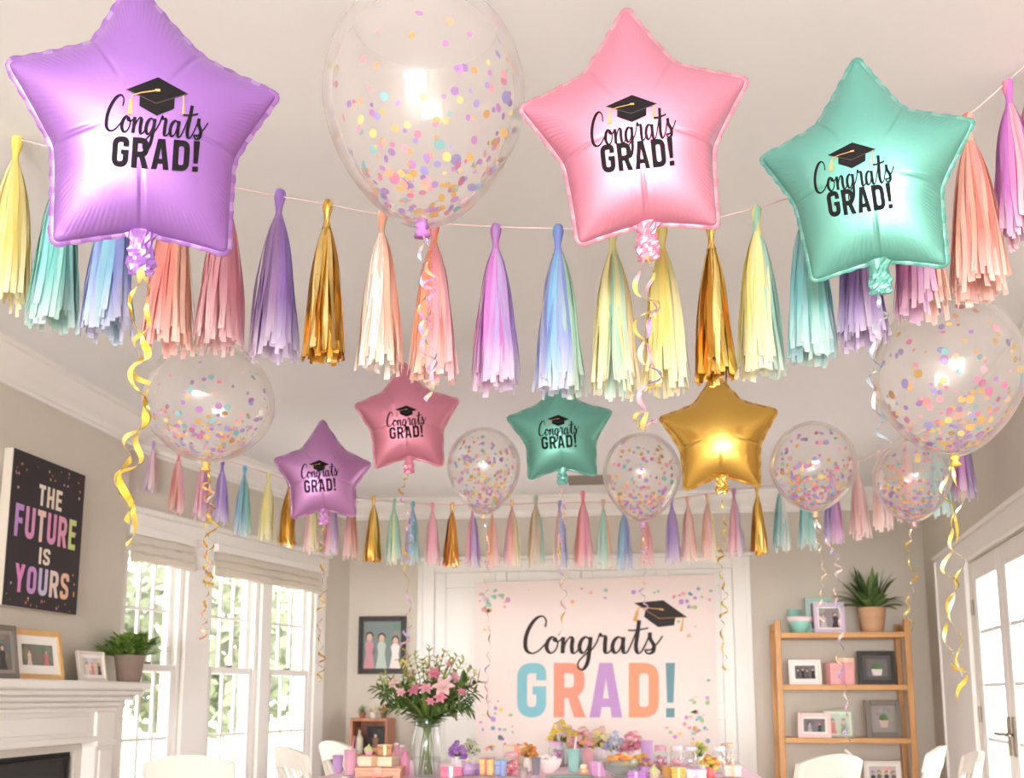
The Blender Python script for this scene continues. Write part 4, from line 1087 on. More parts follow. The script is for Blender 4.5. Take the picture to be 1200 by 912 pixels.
# ------------------------------------------------------------------ framed photos
FR = dict(oak=wood_mat('oak_frame', (206, 160, 100), (226, 186, 128), (8, 60, 8)), white=mat('white_frame', (236, 228, 222), .4), black=mat('black_frame', (44, 40, 38), .35), grey=mat('grey_frame', (120, 110, 102), .5, noise=.1),
          cream=mat('cream_frame', (224, 214, 200), .5), pink=mat('pink_frame', (240, 208, 206), .5), sage=mat('sage_frame', (178, 196, 170), .5), lilac=mat('lilac_frame', (216, 196, 220), .5), aqua=mat('aqua_frame', (170, 210, 200), .5))
MATB = mat('mount_board', (244, 240, 236), .8)
def photo_frame(loc, w, h, rot, fr, label, lean=8, bd=.03, mount=.04, pal=((120, 110, 104), (70, 64, 62), (220, 196, 184), (196, 150, 160)), nfig=2, seed=0, hang=False, group=None, plant=False):
    rnd = random.Random(seed); M = Matrix.Translation(loc) @ Matrix.Rotation(rot, 4, 'Z') @ Matrix.Rotation(math.radians(-lean), 4, 'X')
    ro = root('picture_frame', loc, label, 'picture frame', group, M)
    d = .022; m = MB(); m.M = M
    m.box((-w / 2, 0, 0), (-w / 2 + bd, d, h), bev=.003); m.box((w / 2 - bd, 0, 0), (w / 2, d, h), bev=.003)
    m.box((-w / 2 + bd, 0, 0), (w / 2 - bd, d, bd), bev=.003); m.box((-w / 2 + bd, 0, h - bd), (w / 2 - bd, d, h), bev=.003)
    m.build('frame', FR[fr], ro)
    m = MB(); m.M = M; m.box((-w / 2 + bd, .008, bd), (w / 2 - bd, d - .002, h - bd)); m.build('mount', dict(black=mat('dark_mount', (92, 88, 88), .8), grey=mat('grey_mount', (150, 142, 136), .8)).get(fr, MATB), ro)
    x0, x1, z0, z1 = -w / 2 + bd + mount, w / 2 - bd - mount, bd + mount, h - bd - mount
    c = [lin(q) for q in pal]
    m = MB(); m.M = M; m.poly([(x0, .006, z0), (x1, .006, z0), (x1, .006, z1), (x0, .006, z1)], c[0])
    for k in range(10):                       # background blotches
        bxx, bz = rnd.uniform(x0, x1), rnd.uniform(z0 + (z1 - z0) * .3, z1); r = (x1 - x0) * rnd.uniform(.06, .16)
        m.poly([(min(x1, max(x0, bxx + r * math.cos(q))), .0055 - k * .00005, min(z1, max(z0, bz + r * math.sin(q)))) for q in [2 * PI * j / 10 for j in range(10)]], tuple(v * rnd.uniform(.6, 1.4) for v in c[0]))
    H = z1 - z0
    if plant:
        xm_ = (x0 + x1) / 2; wd = x1 - x0
        for k in range(11):
            b = (k - 5) * .26; ex = xm_ + math.sin(b) * wd * .34; ez = z0 + H * (.42 + .42 * math.cos(b)); nx = math.cos(b) * wd * .05; nz = -math.sin(b) * wd * .05
            mx_, mz_ = (xm_ + ex) / 2, (z0 + H * .40 + ez) / 2; g = tuple(v * (.8 + .05 * k) for v in lin((84, 112, 70)))
            m.poly([(xm_, .0049 - k * .00003, z0 + H * .40), (mx_ + nx, .0049 - k * .00003, mz_ + nz), (ex, .0049 - k * .00003, ez), (mx_ - nx, .0049 - k * .00003, mz_ - nz)], g)
        m.poly([(xm_ - wd * .20, .0042, z0 + H * .06), (xm_ + wd * .20, .0042, z0 + H * .06), (xm_ + wd * .27, .0042, z0 + H * .42), (xm_ - wd * .27, .0042, z0 + H * .42)], c[1]); nfig = 0
    for k in range(nfig):
        fx = x0 + (x1 - x0) * (k + .5 + rnd.uniform(-.1, .1)) / nfig; s = H * rnd.uniform(.75, .9); bw = min(s * .20, (x1 - x0) / nfig * .42); col = c[1 + (k + seed) % (len(c) - 1)]
        m.poly([(fx - bw * 1.1, .0048, z0), (fx + bw * 1.1, .0048, z0), (fx + bw * .6, .0048, z0 + s * .38), (fx + bw * .85, .0048, z0 + s * .6), (fx + bw * .3, .0048, z0 + s * .71), (fx - bw * .3, .0048, z0 + s * .71), (fx - bw * .85, .0048, z0 + s * .6), (fx - bw * .6, .0048, z0 + s * .38)], col)
        hr = s * .095; hz = z0 + s * .79
        m.poly([(fx + hr * 1.08 * math.cos(q), .0045, hz + .012 * s + hr * 1.15 * math.sin(q)) for q in [2 * PI * j / 12 for j in range(12)]], lin((66, 50, 42)))
        m.poly([(fx + hr * .8 * math.cos(q), .0042, hz - .02 * s + hr * math.sin(q)) for q in [2 * PI * j / 12 for j in range(12)]], lin((220, 184, 164)))
    m.build('photo', PRINT, ro)
    if not hang:
        m = MB(); m.M = M; a = math.radians(lean + 16)
        m.poly([(-.03, d, h * .62), (.03, d, h * .62), (.04, d + math.sin(a) * h * .6, .02 - 0), (-.04, d + math.sin(a) * h * .6, .02)]); m.poly([(-.03, d + .003, h * .62), (-.04, d + .003 + math.sin(a) * h * .6, .02), (.04, d + .003 + math.sin(a) * h * .6, .02), (.03, d + .003, h * .62)])
        m.build('easel_back', FR['grey'], ro)
    return ro
GPH = 'framed photos'
# on the mantel (its top runs along Y)
MR = math.radians(90)
def mant(px, X): return onx(px, 792, X)
q = onx(42, 790, BX + .10); photo_frame((BX + .13, q.y, MZ + .001), .38, .255, MR - .10, 'oak', 'oak framed photo of two people on the mantel', 10, .030, .045, nfig=2, seed=1, pal=((128, 122, 112), (74, 70, 66), (226, 198, 190), (206, 120, 120)))
q = onx(106, 794, BX + .10); photo_frame((BX + .13, q.y, MZ + .001), .235, .17, MR - .12, 'cream', 'small cream framed photo beside the mantel plant', 12, .018, .02, nfig=3, seed=2, pal=((206, 196, 186), (214, 130, 150), (120, 60, 80), (236, 220, 214)))
q = onx(-6, 790, BX + .10); photo_frame((BX + .15, q.y, MZ + .001), .22, .26, MR - .1, 'grey', 'grey framed photo cut by the left edge of the view on the mantel', 10, .025, .02, nfig=1, seed=3)
# back wall
w = at(447, 755, D - .03); a0 = at(419, 790, D - .03); a1 = at(476, 722, D - .03)
photo_frame(((a0.x + a1.x) / 2, D - .03, a0.z), a1.x - a0.x, a1.z - a0.z, 0, 'black', 'black framed graduation photo hanging on the back wall', 0, .035, .012, nfig=3, seed=4, hang=True, pal=((126, 140, 140), (236, 226, 222), (206, 150, 160), (190, 206, 196)))
# ------------------------------------------------------------------ bookshelf
SHY = 8.28; OAK = wood_mat('shelf_wood', (196, 140, 84), (216, 164, 104), (3, 30, 30)); OAKV = wood_mat('shelf_wood_upright', (192, 136, 80), (214, 160, 100), (30, 30, 3))
sx0 = at(908, 740, SHY).x; sx1 = at(1067, 740, SHY).x; SZ = [at(985, y, SHY).z for y in (741, 800, 865)]
dz = (SZ[0] - SZ[2]) / 2; SZ = [SZ[0], SZ[0] - dz, SZ[0] - 2 * dz, SZ[0] - 3 * dz, .12]
t = root('bookshelf', ((sx0 + sx1) / 2, SHY + .17, 0), 'open oak bookshelf with framed photos beside the back right corner', 'bookshelf')
for x in (sx0, sx1 - .045):
    for y in (SHY, SHY + .30):
        m = MB(); m.box((x, y, 0), (x + .045, y + .04, SZ[0] + .10 - (.0 if y == SHY else .02)), bev=.004); m.build('upright', OAKV, t)
    m = MB(); m.box((x + .008, SHY + .04, SZ[0] + .02), (x + .037, SHY + .30, SZ[0] + .06)); m.build('side_rail', OAK, t)
for z in SZ:
    m = MB(); m.box((sx0 + .045, SHY + .004, z - .042), (sx1 - .045, SHY + .335, z), bev=.003); m.build('shelf', OAK, t)
def sh(px): return at(px, 800, SHY + .08).x
GSF = 'framed photos on the bookshelf'
photo_frame((sh(975.5), SHY + .06, SZ[0]), .24, .24, .0, 'lilac', 'lilac framed photo on top of the bookshelf', 8, .03, .012, nfig=2, seed=11, pal=((150, 140, 146), (60, 56, 60), (206, 196, 200)))
photo_frame((sh(966), SHY + .17, SZ[0]), .20, .29, 0, 'aqua', 'aqua frame behind the lilac frame on the bookshelf', 6, .03, .01, nfig=1, seed=12)
photo_frame((sh(944), SHY + .06, SZ[1]), .25, .20, 0, 'white', 'white framed photo at the left of the second shelf', 8, .024, .024, nfig=4, seed=13, pal=((110, 104, 106), (50, 46, 48), (90, 84, 86)))
photo_frame((sh(1029), SHY + .08, SZ[1]), .285, .265, 0, 'black', 'black framed photo of a white pot on the second shelf', 6, .034, .03, nfig=1, seed=14, plant=True, pal=((112, 110, 112), (226, 218, 212), (60, 80, 52)))
photo_frame((sh(951), SHY + .05, SZ[2]), .25, .19, -.25, 'pink', 'pale pink framed photo at the left of the third shelf', 10, .03, .014, nfig=2, seed=15, pal=((120, 116, 118), (66, 62, 64), (176, 168, 170)))
photo_frame((sh(982), SHY + .14, SZ[2]), .23, .215, -.1, 'sage', 'sage green frame in the middle of the third shelf', 10, .016, .012, nfig=2, seed=16, pal=((206, 214, 200), (226, 150, 140), (150, 180, 130)))
photo_frame((sh(1034), SHY + .08, SZ[2]), .27, .29, 0, 'grey', 'grey framed photo of a plant at the right of the third shelf', 7, .04, .03, nfig=1, seed=17, plant=True, pal=((150, 146, 142), (206, 176, 166), (206, 170, 160)))
photo_frame((sh(1029), SHY + .07, SZ[3]), .28, .23, 0, 'white', 'white framed group photo at the right of the fourth shelf', 6, .02, .02, nfig=4, seed=18, pal=((206, 196, 192), (84, 78, 76), (120, 112, 110)))
# keepsake box, bowl and little pots on the shelves
def gift_box(name, loc, w, d, h, rgb, rib, rot, label, group=None, lidh=.3, bow=True, cat='gift box'):
    M = Matrix.Translation(loc) @ Matrix.Rotation(rot, 4, 'Z'); ro = root(name, loc, label, cat, group, M)
    c = mat('card_%d_%d_%d' % tuple(rgb), rgb, .6, noise=.04, nscale=20); r = mat('band_%d_%d_%d' % tuple(rib), rib, .35, .1)
    m = MB(); m.M = M; m.box((-w / 2, -d / 2, 0), (w / 2, d / 2, h * (1 - lidh)), bev=.003); m.build('box', c, ro)
    m = MB(); m.M = M; m.box((-w / 2 - .004, -d / 2 - .004, h * (1 - lidh)), (w / 2 + .004, d / 2 + .004, h), bev=.003); lid_o = m.build('lid', c, ro)
    m = MB(); m.M = M; q = w * .09
    m.box((-q, -d / 2 - .007, 0), (q, -d / 2 - .0042, h)); m.box((-q, -d / 2 - .007, h + .0002), (q, d / 2 + .007, h + .003)); m.box((-w / 2 - .007, -q, h + .0004), (w / 2 + .007, q, h + .0034))
    m.build('ribbon_band', r, ro)
    if bow:
        m = MB(); m.M = M; s = min(w, d) * .30
        for sg in (-1, 1):
            pts = [(0, 0, h + .004), (sg * s * .8, -s * .2, h + s * .55), (sg * s * 1.2, 0, h + s * .35), (sg * s * .7, s * .2, h + s * .08), (0, 0, h + .006)]
            P = catmull(pts, 5); m.strip([p + Vector((0, -s * .22, 0)) for p in P], [p + Vector((0, s * .22, 0)) for p in P])
        m.ball((0, 0, h + s * .12), s * .2, 8, 5); m.build('bow', r, lid_o, smooth=True)
    return ro
gift_box('keepsake_box', (sh(985), SHY + .10, SZ[1]), .19, .12, .17, (240, 176, 178), (226, 150, 170), .2, 'pink keepsake box between the frames of the second shelf', cat='box', bow=False)
gift_box('keepsake_box', (sh(996), SHY + .19, SZ[1]), .12, .1, .21, (238, 206, 176), (222, 176, 140), -.2, 'peach keepsake box behind the pink one on the second shelf', cat='box', bow=False)
def bowl(loc, r, h, rgb, label, cat='bowl', fill=None, band=None, glass=False, group=None, name='bowl'):
    ro = root(name, loc, label, cat, group); lx, ly, lz = loc
    mt = clear_mat('candy_glass', (236, 248, 244), .12, .05, .5) if glass else mat('glaze_%d_%d_%d' % tuple(rgb), rgb, .3)
    m = MB(); m.lathe([(r * .45, 0), (r * .5, h * .06), (r * .85, h * .4), (r, h * .8), (r * 1.02, h), (r * .97, h), (r * .93, h * .8), (r * .78, h * .42), (r * .3, h * .12)], 28, loc); m.build('bowl_body', mt, ro, smooth=True)
    if band:
        m = MB(); m.lathe([(r * 1.0, h * .70), (r * 1.035, h * .72), (r * 1.035, h * .98), (r * 1.0, h)], 28, loc, cap0=False, cap1=False); m.build('painted_band', mat('glaze_%d_%d_%d' % tuple(band), band, .4), ro, smooth=True)
    if fill:
        m = MB(); rnd = random.Random(int(r * 1e4))
        for k in range(46):
            a = rnd.uniform(0, 6.28); q = r * .78 * math.sqrt(rnd.random()); z = h * (.55 + .5 * (1 - (q / r) ** 2)) + rnd.uniform(0, .015)
            m.ball((lx + q * math.cos(a), ly + q * math.sin(a), lz + z), r * rnd.uniform(.13, .2), 8, 5, lin(fill[k % len(fill)]), (1, 1, .8))
        m.build('sweets', mat('sugar_sweets', (255, 255, 255), .35, attr='Col'), ro, smooth=True, kind='stuff')
    return ro
bowl((sh(941), SHY + .12, SZ[0]), .095, .13, (150, 212, 198), 'mint green bowl with a pale pink rim on the bookshelf top', band=(240, 216, 220))
def cup(loc, r, h, rgb, label, straw=None, cat='cup', name='party_cup', group=None):
    ro = root(name, loc, label, cat, group)
    m = MB(); m.lathe([(r * .74, 0), (r * .76, .004), (r * .98, h * .96), (r * 1.05, h * .97), (r * 1.05, h), (r * .95, h), (r * .72, .01)], 22, loc); m.build('cup_body', mat('cup_%d_%d_%d' % tuple(rgb), rgb, .4, transl=.15), ro, smooth=True)
    if straw:
        m = MB(); x, y, z = loc; m.tube([(x - r * .3, y, z + .01), (x + r * .5, y, z + h * 1.55)], .004, 8); m.build('straw', mat('straw_%d_%d_%d' % tuple(straw), straw, .4), ro, smooth=True)
    return ro
cup((sh(938), SHY + .24, SZ[0]), .055, .20, (176, 222, 214), 'pale mint cup behind the bowl on the bookshelf')
cup((sh(972), SHY + .10, SZ[3]), .055, .20, (206, 226, 216), 'pale green cup on the fourth shelf behind the white chair')
gift_box('keepsake_box', (sh(940), SHY + .10, SZ[3]), .13, .12, .17, (232, 150, 120), (206, 110, 90), .1, 'terracotta keepsake box at the left of the fourth shelf', cat='box', bow=False)
# ------------------------------------------------------------------ plants
SOIL = mat('potting_soil', (74, 58, 46), .95)
def leafstrip(m, base, dirv, ln, w, droop, col, seg=6, fold=.25):
    d = Vector(dirv).normalized(); side = d.cross(Vector((0, 0, 1)))
    if side.length < .05: side = Vector((1, 0, 0))
    side.normalize(); p = Vector(base); prev = None
    for k in range(seg + 1):
        t = k / seg; ww = w * (math.sin(PI * min(1, .12 + t * .88)) ** .8) * .5 if k < seg else 0.0005
        dd = (d + Vector((0, 0, -droop * t * t))).normalized()
        up = side.cross(dd)
        row = [m.vert(p - side * ww + up * ww * fold), m.vert(p), m.vert(p + side * ww + up * ww * fold)]
        if prev:
            m.face((prev[0], prev[1], row[1], row[0]), col); m.face((prev[1], prev[2], row[2], row[1]), col)
        prev = row; p = p + dd * (ln / seg)
GREEN = mat('plant_leaf', (255, 255, 255), .45, attr='Col', transl=.2)
def pot(ro, loc, r, h, mt):
    m = MB(); m.lathe([(r * .72, 0), (r * .74, .004), (r * .98, h * .93), (r * 1.0, h * .95), (r * 1.0, h), (r * .92, h), (r * .90, h * .88)], 30, loc, cap1=False); m.build('pot', mt, ro, smooth=True)
    m = MB(); m.lathe([(r * .90, h * .885), (.001, h * .90)], 20, loc, cap0=False); m.build('soil', SOIL, ro)
q = onx(146, 796, BX + .14); L0 = (BX + .165, q.y, MZ + .001)
t = root('potted_plant', L0, 'bushy green plant in a grey brown glazed pot on the mantel end', 'potted plant')
pot(t, L0, .088, .155, mat('taupe_glaze', (136, 116, 104), .25, noise=.12, nscale=18))
m = MB(); rnd = random.Random(3)
for k in range(170):
    a = rnd.uniform(0, 6.28); e = rnd.uniform(.1, 1.4); d = Vector((math.cos(a) * math.cos(e), math.sin(a) * math.cos(e), math.sin(e)))
    b = Vector((L0[0], L0[1], L0[2] + .145)) + Vector((math.cos(a), math.sin(a), 0)) * rnd.uniform(0, .05)
    ln = rnd.uniform(.10, .155) * (1.15 if e < .8 else .95); m.tube([b, b + d * ln * .6], .0018, 4, lin((96, 120, 56)))
    g = rnd.uniform(.75, 1.25)
    for j in range(6):
        bb = b + d * ln * (.35 + .11 * j); aa = a + rnd.uniform(-1.3, 1.3); leafstrip(m, bb, d * .7 + Vector((math.cos(aa), math.sin(aa), rnd.uniform(-.2, .7))), rnd.uniform(.04, .065), .018, .35, tuple(x * g for x in lin(rnd.choice([(122, 156, 68), (150, 180, 88), (98, 134, 58)]))), 4)
for p in m.v: p.x = max(p.x, BX + .012)
m.build('foliage', GREEN, t)
L0 = (sh(1028), SHY + .14, SZ[0])
t = root('potted_plant', L0, 'spiky green plant in a tan pot on top of the bookshelf', 'potted plant')
pot(t, L0, .112, .20, wood_mat('tan_ceramic', (196, 152, 116), (208, 166, 130), (2, 2, 60), .5))
m = MB(); rnd = random.Random(9)
for k in range(64):
    a = rnd.uniform(0, 6.28); e = rnd.uniform(.25, 1.45); d = Vector((math.cos(a) * math.cos(e), math.sin(a) * math.cos(e) * .8, math.sin(e)))
    g = rnd.uniform(.7, 1.2)
    leafstrip(m, Vector((L0[0], L0[1], L0[2] + .185)) + Vector((math.cos(a), math.sin(a), 0)) * rnd.uniform(0, .05), d, rnd.uniform(.24, .36) * (1.05 if e > .7 else .9), .055, 1.0 if e < .9 else .5, tuple(x * g for x in lin(rnd.choice([(92, 120, 68), (112, 142, 80), (74, 102, 58)]))), 7)
m.build('foliage', GREEN, t)
# small open wooden cabinet in the far left corner
cx = at(433, 860, 8.35); cy = 8.25; cl = at(410, 860, cy).x; cr_ = at(454, 860, cy).x; zt = at(433, 842, cy).z
t = root('display_cabinet', ((cl + cr_) / 2, cy + .15, 0), 'small reddish wooden open cabinet by the back left corner', 'cabinet')
CAB = wood_mat('red_wood', (150, 92, 66), (176, 116, 84), (20, 20, 4))
for x in (cl, cr_ - .022):
    m = MB(); m.box((x, cy, 0), (x + .022, cy + .28, zt), bev=.003); m.build('side_panel', CAB, t)
m = MB(); m.box((cl + .022, cy + .262, .05), (cr_ - .022, cy + .28, zt)); m.build('back_panel', CAB, t)
shz = []
for z in (.08, .42, zt - .30, zt - .012):
    m = MB(); m.box((cl + .022, cy + .004, z - .012), (cr_ - .022, cy + .262, z + .012), bev=.002); m.build('shelf', CAB, t); shz.append(z + .012)
xm = (cl + cr_) / 2
photo_frame((xm + .03, cy + .12, shz[2]), .17, .22, 0, 'black', 'small dark picture standing inside the reddish cabinet', 6, .02, .0, nfig=1, seed=31, pal=((60, 62, 66), (226, 206, 190), (150, 110, 90)))
def bottle(loc, r, h, rgb, label):
    ro = root('bottle', loc, label, 'bottle'); m = MB()
    m.lathe([(r * .9, 0), (r, .006), (r, h * .55), (r * .85, h * .64), (r * .38, h * .74), (r * .34, h * .92)], 20, loc); m.build('bottle_body', mat('glaze_%d_%d_%d' % tuple(rgb), rgb, .3), ro, smooth=True)
    m = MB(); m.lathe([(r * .42, h * .92), (r * .42, h)], 16, loc); m.build('stopper', CAB, ro, smooth=True)
bottle((cl + .06, cy + .07, shz[2]), .032, .21, (220, 216, 196), 'cream bottle inside the reddish cabinet')
bowl((xm + .07, cy + .08, shz[2]), .055, .05, (196, 150, 120), 'small clay bowl inside the reddish cabinet')
for k, (dx, c, lab) in enumerate(((-.09, (150, 160, 110), 'tiny green plant on the left of the reddish cabinet top'), (.0, (236, 226, 200), 'tiny cream flower pot in the middle of the reddish cabinet top'), (.09, (190, 150, 80), 'tiny golden plant on the right of the reddish cabinet top'))):
    l = (xm + dx, cy + .13, zt); ro = root('tiny_plant', l, lab, 'potted plant', 'tiny plants on the cabinet top')
    pot(ro, l, .03, .045, mat('pot_%d' % k, [(150, 96, 70), (230, 220, 206), (140, 90, 66)][k], .6)); m = MB(); rnd = random.Random(k)
    for j in range(26):
        a = rnd.uniform(0, 6.28); e = rnd.uniform(.2, 1.4); leafstrip(m, (l[0], l[1], l[2] + .04), (math.cos(a) * math.cos(e), math.sin(a) * math.cos(e), math.sin(e)), rnd.uniform(.05, .08), .02, .6, lin(c), 4)
    m.build('foliage', GREEN, ro)
# ------------------------------------------------------------------ chairs and table
CHW = mat('chair_white', (236, 228, 218), .4, noise=.02, nscale=5)
def make_chair(label):
    ro = root('dining_chair', (0, 0, 0), label, 'chair', 'white dining chairs round the party table')
    m = MB(); m.box((-.215, -.20, .435), (.215, .22, .465), bev=.012); m.build('seat', CHW, ro)
    for x in (-.19, .19):
        m = MB(); m.tube([(x, .19, .436), (x * 1.05, .20, 0)], [.021, .015], 10); m.build('leg', CHW, ro, smooth=True)
        m = MB(); P = [(x, -.22, 0), (x, -.185, .43), (x * 1.0, -.20, .60), (x * 1.02, -.255, .80), (x * 1.03, -.285, .93)]
        m.tube(catmull(P, 5), .020, 10); m.build('rear_post', CHW, ro, smooth=True)
    m = MB(); n = 14; rows = []
    for i in range(n + 1):
        u = i / n * 2 - 1; x = u * .225; dy = -.045 * (1 - u * u); top = .955 + .016 * math.cos(u * 2.6) - .018 * abs(u) ** 6; bot = .835 + .012 * math.cos(u * PI)
        rows.append([m.vert((x, -.295 + dy + .024 * 0, top)), m.vert((x, -.265 + dy, top)), m.vert((x, -.238 + dy, bot)), m.vert((x, -.268 + dy, bot))])
    for i in range(n):
        for j in range(4): m.face((rows[i][j], rows[i][(j + 1) % 4], rows[i + 1][(j + 1) % 4], rows[i + 1][j]))
    m.face(rows[0][::-1]); m.face(rows[-1]); smooth_by_angle(m.build('top_rail', CHW, ro), 35)
    m = MB(); m.box((-.185, -.205, .56), (.185, -.185, .60), bev=.006); m.build('lower_rail', CHW, ro)
    for x in (-.10, 0, .10):
        m = MB(); m.tube([(x, -.195, .59), (x, -.235, .72), (x * 1.1, -.295, .86)], [.014, .017, .014], 8); m.build('spindle', CHW, ro, smooth=True)
    for x in (-.19, .19):
        m = MB(); m.tube([(x * 1.03, .195, .2), (x, -.205, .2)], .010, 8); m.build('stretcher', CHW, ro, smooth=True)
    return ro
CH = make_chair('white dining chair with broad back below the windows, nearest the fireplace')
def put(o, px, py, top, rot, label=None):
    """stand chair o where its top rail is seen at px,py"""
    d = ray(px, py); k = (top - EYE.z) / d.z; p = EYE + d * k
    b = Matrix.Rotation(rot, 3, 'Z') @ Vector((0, -.29, 0)); o.scale = (1, 1, .94); o.location = (p.x - b.x, p.y - b.y, 0); o.rotation_euler = (0, 0, rot)
    if label: o['label'] = label
    return o
put(CH, 221, 884, .913, math.radians(10))
put(copy_tree(CH), 338, 874, .913, math.radians(-48), 'white dining chair seen at an angle before the window by the corner')
put(copy_tree(CH), 393, 868, .913, math.radians(-46), 'white dining chair at the left end of the party table')
put(copy_tree(CH), 974, 883, .913, math.radians(38), 'white dining chair in front of the bookshelf, left of its neighbour')
put(copy_tree(CH), 1097, 874, .913, math.radians(66), 'white dining chair between the bookshelf and the glass doors')
put(copy_tree(CH), 1140, 880, .913, math.radians(82), 'white dining chair closest to the glass doors, mostly below the view')
TX0, TX1, TY0, TY1, TZ = -1.78, .66, 5.45, 7.25, .75
t = root('party_table', ((TX0 + TX1) / 2, (TY0 + TY1) / 2, 0), 'long party table under a pale pink and lilac cloth', 'table')
TW = mat('table_wood', (210, 196, 180), .5)
m = MB(); m.box((TX0 + .02, TY0 + .02, TZ - .045), (TX1 - .02, TY1 - .02, TZ - .006), bev=.004); m.build('table_top', TW, t)
for x in (TX0 + .12, TX1 - .12):
    for y in (TY0 + .12, TY1 - .12):
        m = MB(); m.tube([(x, y, 0), (x, y, TZ - .04)], [.022, .032], 10); m.build('leg', TW, t, smooth=True)
# cloth draped over the edges
m = MB(); n = 80; per = []
def rim(k):
    u = k / n * 4; s = int(u) % 4; f = u - int(u)
    P = [(TX0, TY0), (TX1, TY0), (TX1, TY1), (TX0, TY1)]; a = P[s]; b = P[(s + 1) % 4]; nn = [(0, -1), (1, 0), (0, 1), (-1, 0)][s]
    return a[0] + (b[0] - a[0]) * f, a[1] + (b[1] - a[1]) * f, nn
top = []; ro_ = []
for k in range(n):
    x, y, nn = rim(k); w = .012 * math.sin(k * 2.1) + .008 * math.sin(k * .9)
    ro_.append([m.vert((x + nn[0] * o, y + nn[1] * o, z)) for o, z in ((0, TZ), (.008, TZ - .006), (.014 + w * .4, TZ - .10), (.022 + w, TZ - .26 + .006 * math.sin(k * 1.3)))])
m.face([r[0] for r in ro_])
for k in range(n):
    a, b = ro_[k], ro_[(k + 1) % n]
    for j in range(3): m.face((a[j], a[j + 1], b[j + 1], b[j]))
CL = mat('party_cloth', (236, 204, 216), .8, noise=.06, nscale=9, bump=.1, bscale=40)
tag(smooth_by_angle(m.build('tablecloth', CL), 50), 'pale pink cloth draped over the party table', 'tablecloth')
TT = TZ + .001
# ------------------------------------------------------------------ vase with flowers
V0 = at(500, 907, 5.75); VX, VY = V0.x, 5.75
t = root('glass_vase', (VX, VY, TT), 'clear glass vase holding pink flowers on the party table', 'vase')
VG = clear_mat('vase_glass', (250, 253, 252), .05, .02, .5, 1.6)
VH = at(500, 842, VY).z - TT
m = MB(); prof = [(.060, 0), (.066, .004), (.070, VH * .1), (.088, VH * .45), (.090, VH * .60), (.078, VH * .80), (.066, VH * .93), (.070, VH)]
m.lathe(prof, 32, (VX, VY, TT), cap1=False); m.build('vase_wall', VG, t, smooth=True)
m = MB(); m.lathe([(.062, .006), (.066, VH * .1), (.080, VH * .34), (.001, VH * .34)], 28, (VX, VY, TT), cap1=False); m.build('water', clear_mat('vase_water', (244, 250, 248), .03, .02, .12, 1.2), t, smooth=True)
t = root('flower_bouquet', (VX, VY, TT + .01), 'bouquet of pink lilies and green sprays in the glass vase', 'flowers')
rnd = random.Random(21); STEMC = lin((104, 122, 58)); neck = Vector((VX, VY, TT + VH * .92))
STM = mat('flower_stem', (104, 122, 58), .6)
def leafcol(): return tuple(x * rnd.uniform(.75, 1.25) for x in lin(rnd.choice([(92, 122, 56), (116, 142, 70), (78, 104, 48)])))
def stem(tip, bend=.02):
    b = Vector((VX + rnd.uniform(-.045, .045), VY + rnd.uniform(-.045, .045), TT + .012)); n0 = neck + Vector(((tip[0] - VX) * .12, (tip[1] - VY) * .12, 0))
    n0.x = VX + max(-.05, min(.05, n0.x - VX)); n0.y = VY + max(-.05, min(.05, n0.y - VY))
    return catmull([b, b.lerp(n0, .5) + Vector((0, 0, 0)), n0, n0.lerp(Vector(tip), .55) + Vector((0, 0, bend)), tip], 5)
LILY = mat('lily_petal', (255, 255, 255), .55, attr='Col', transl=.3)
def lily(tip, face, r, col):
    st = stem(tip); m = MB(); m.tube(st, .0032, 6); so = m.build('stem', STM, t, smooth=True)
    m = MB(); f = Vector(face).normalized(); u = f.orthogonal().normalized(); v = f.cross(u)
    for k in range(6):
        a = k * PI / 3 + .2; o = u * math.cos(a) + v * math.sin(a); prev = None; s = f.cross(o)
        for j in range(7):
            q = j / 6; w = r * .30 * math.sin(PI * min(1, .1 + q * .9)) ** .7 if j < 6 else .0006
            c = Vector(tip) + f * (r * (.05 + .75 * q - .62 * q ** 2.4)) + o * (r * 1.05 * q ** 1.3)
            row = [m.vert(c - s * w), m.vert(c - f * w * .2), m.vert(c + s * w)]; cc = tuple(col[i] * (1 - .25 * (1 - q)) for i in range(3))
            if prev:
                m.face((prev[0], prev[1], row[1], row[0]), cc); m.face((prev[1], prev[2], row[2], row[1]), cc)
            prev = row
    m.build('lily_bloom', LILY, t, smooth=True)
def B(px, py, dy=0): 
    p = at(px, py, VY + dy); return p
blooms = [(487, 810, -.16, 15), (499, 808, -.2, 13), (520, 806, -.2, 20), (516, 818, -.22, 12), (462, 802, -.1, 12), (508, 790, -.1, 13), (541, 812, -.12, 10), (484, 790, .0, 11), (532, 794, -.05, 12), (504, 823, -.24, 9), (470, 812, -.2, 9), (550, 806, .05, 10), (456, 795, .05, 9), (526, 780, .08, 9)]
for (px, py, dy, rr) in blooms:
    tip = B(px, py, dy); fc = Vector(((tip.x - VX) * 1.6 + rnd.uniform(-.2, .2), -.22 + dy, .30 + rnd.uniform(-.15, .15)))
    lily(tip, fc, rr * VY / 1200 * .66, lin(rnd.choice([(236, 150, 172), (244, 176, 190), (228, 130, 160), (250, 206, 208)])))
m = MB()
sprays = [(503, 758), (520, 765), (486, 768), (543, 774), (467, 774), (556, 792), (440, 806), (446, 818), (470, 780), (556, 812), (472, 806), (512, 800), (528, 818), (478, 818), (535, 770), (512, 772), (495, 775), (452, 790), (548, 822), (560, 800), (455, 830), (538, 832), (478, 772), (528, 772), (474, 790), (446, 798), (552, 784), (515, 782), (480, 800), (532, 812), (500, 780), (545, 800), (462, 822), (550, 830)]
ribs = []
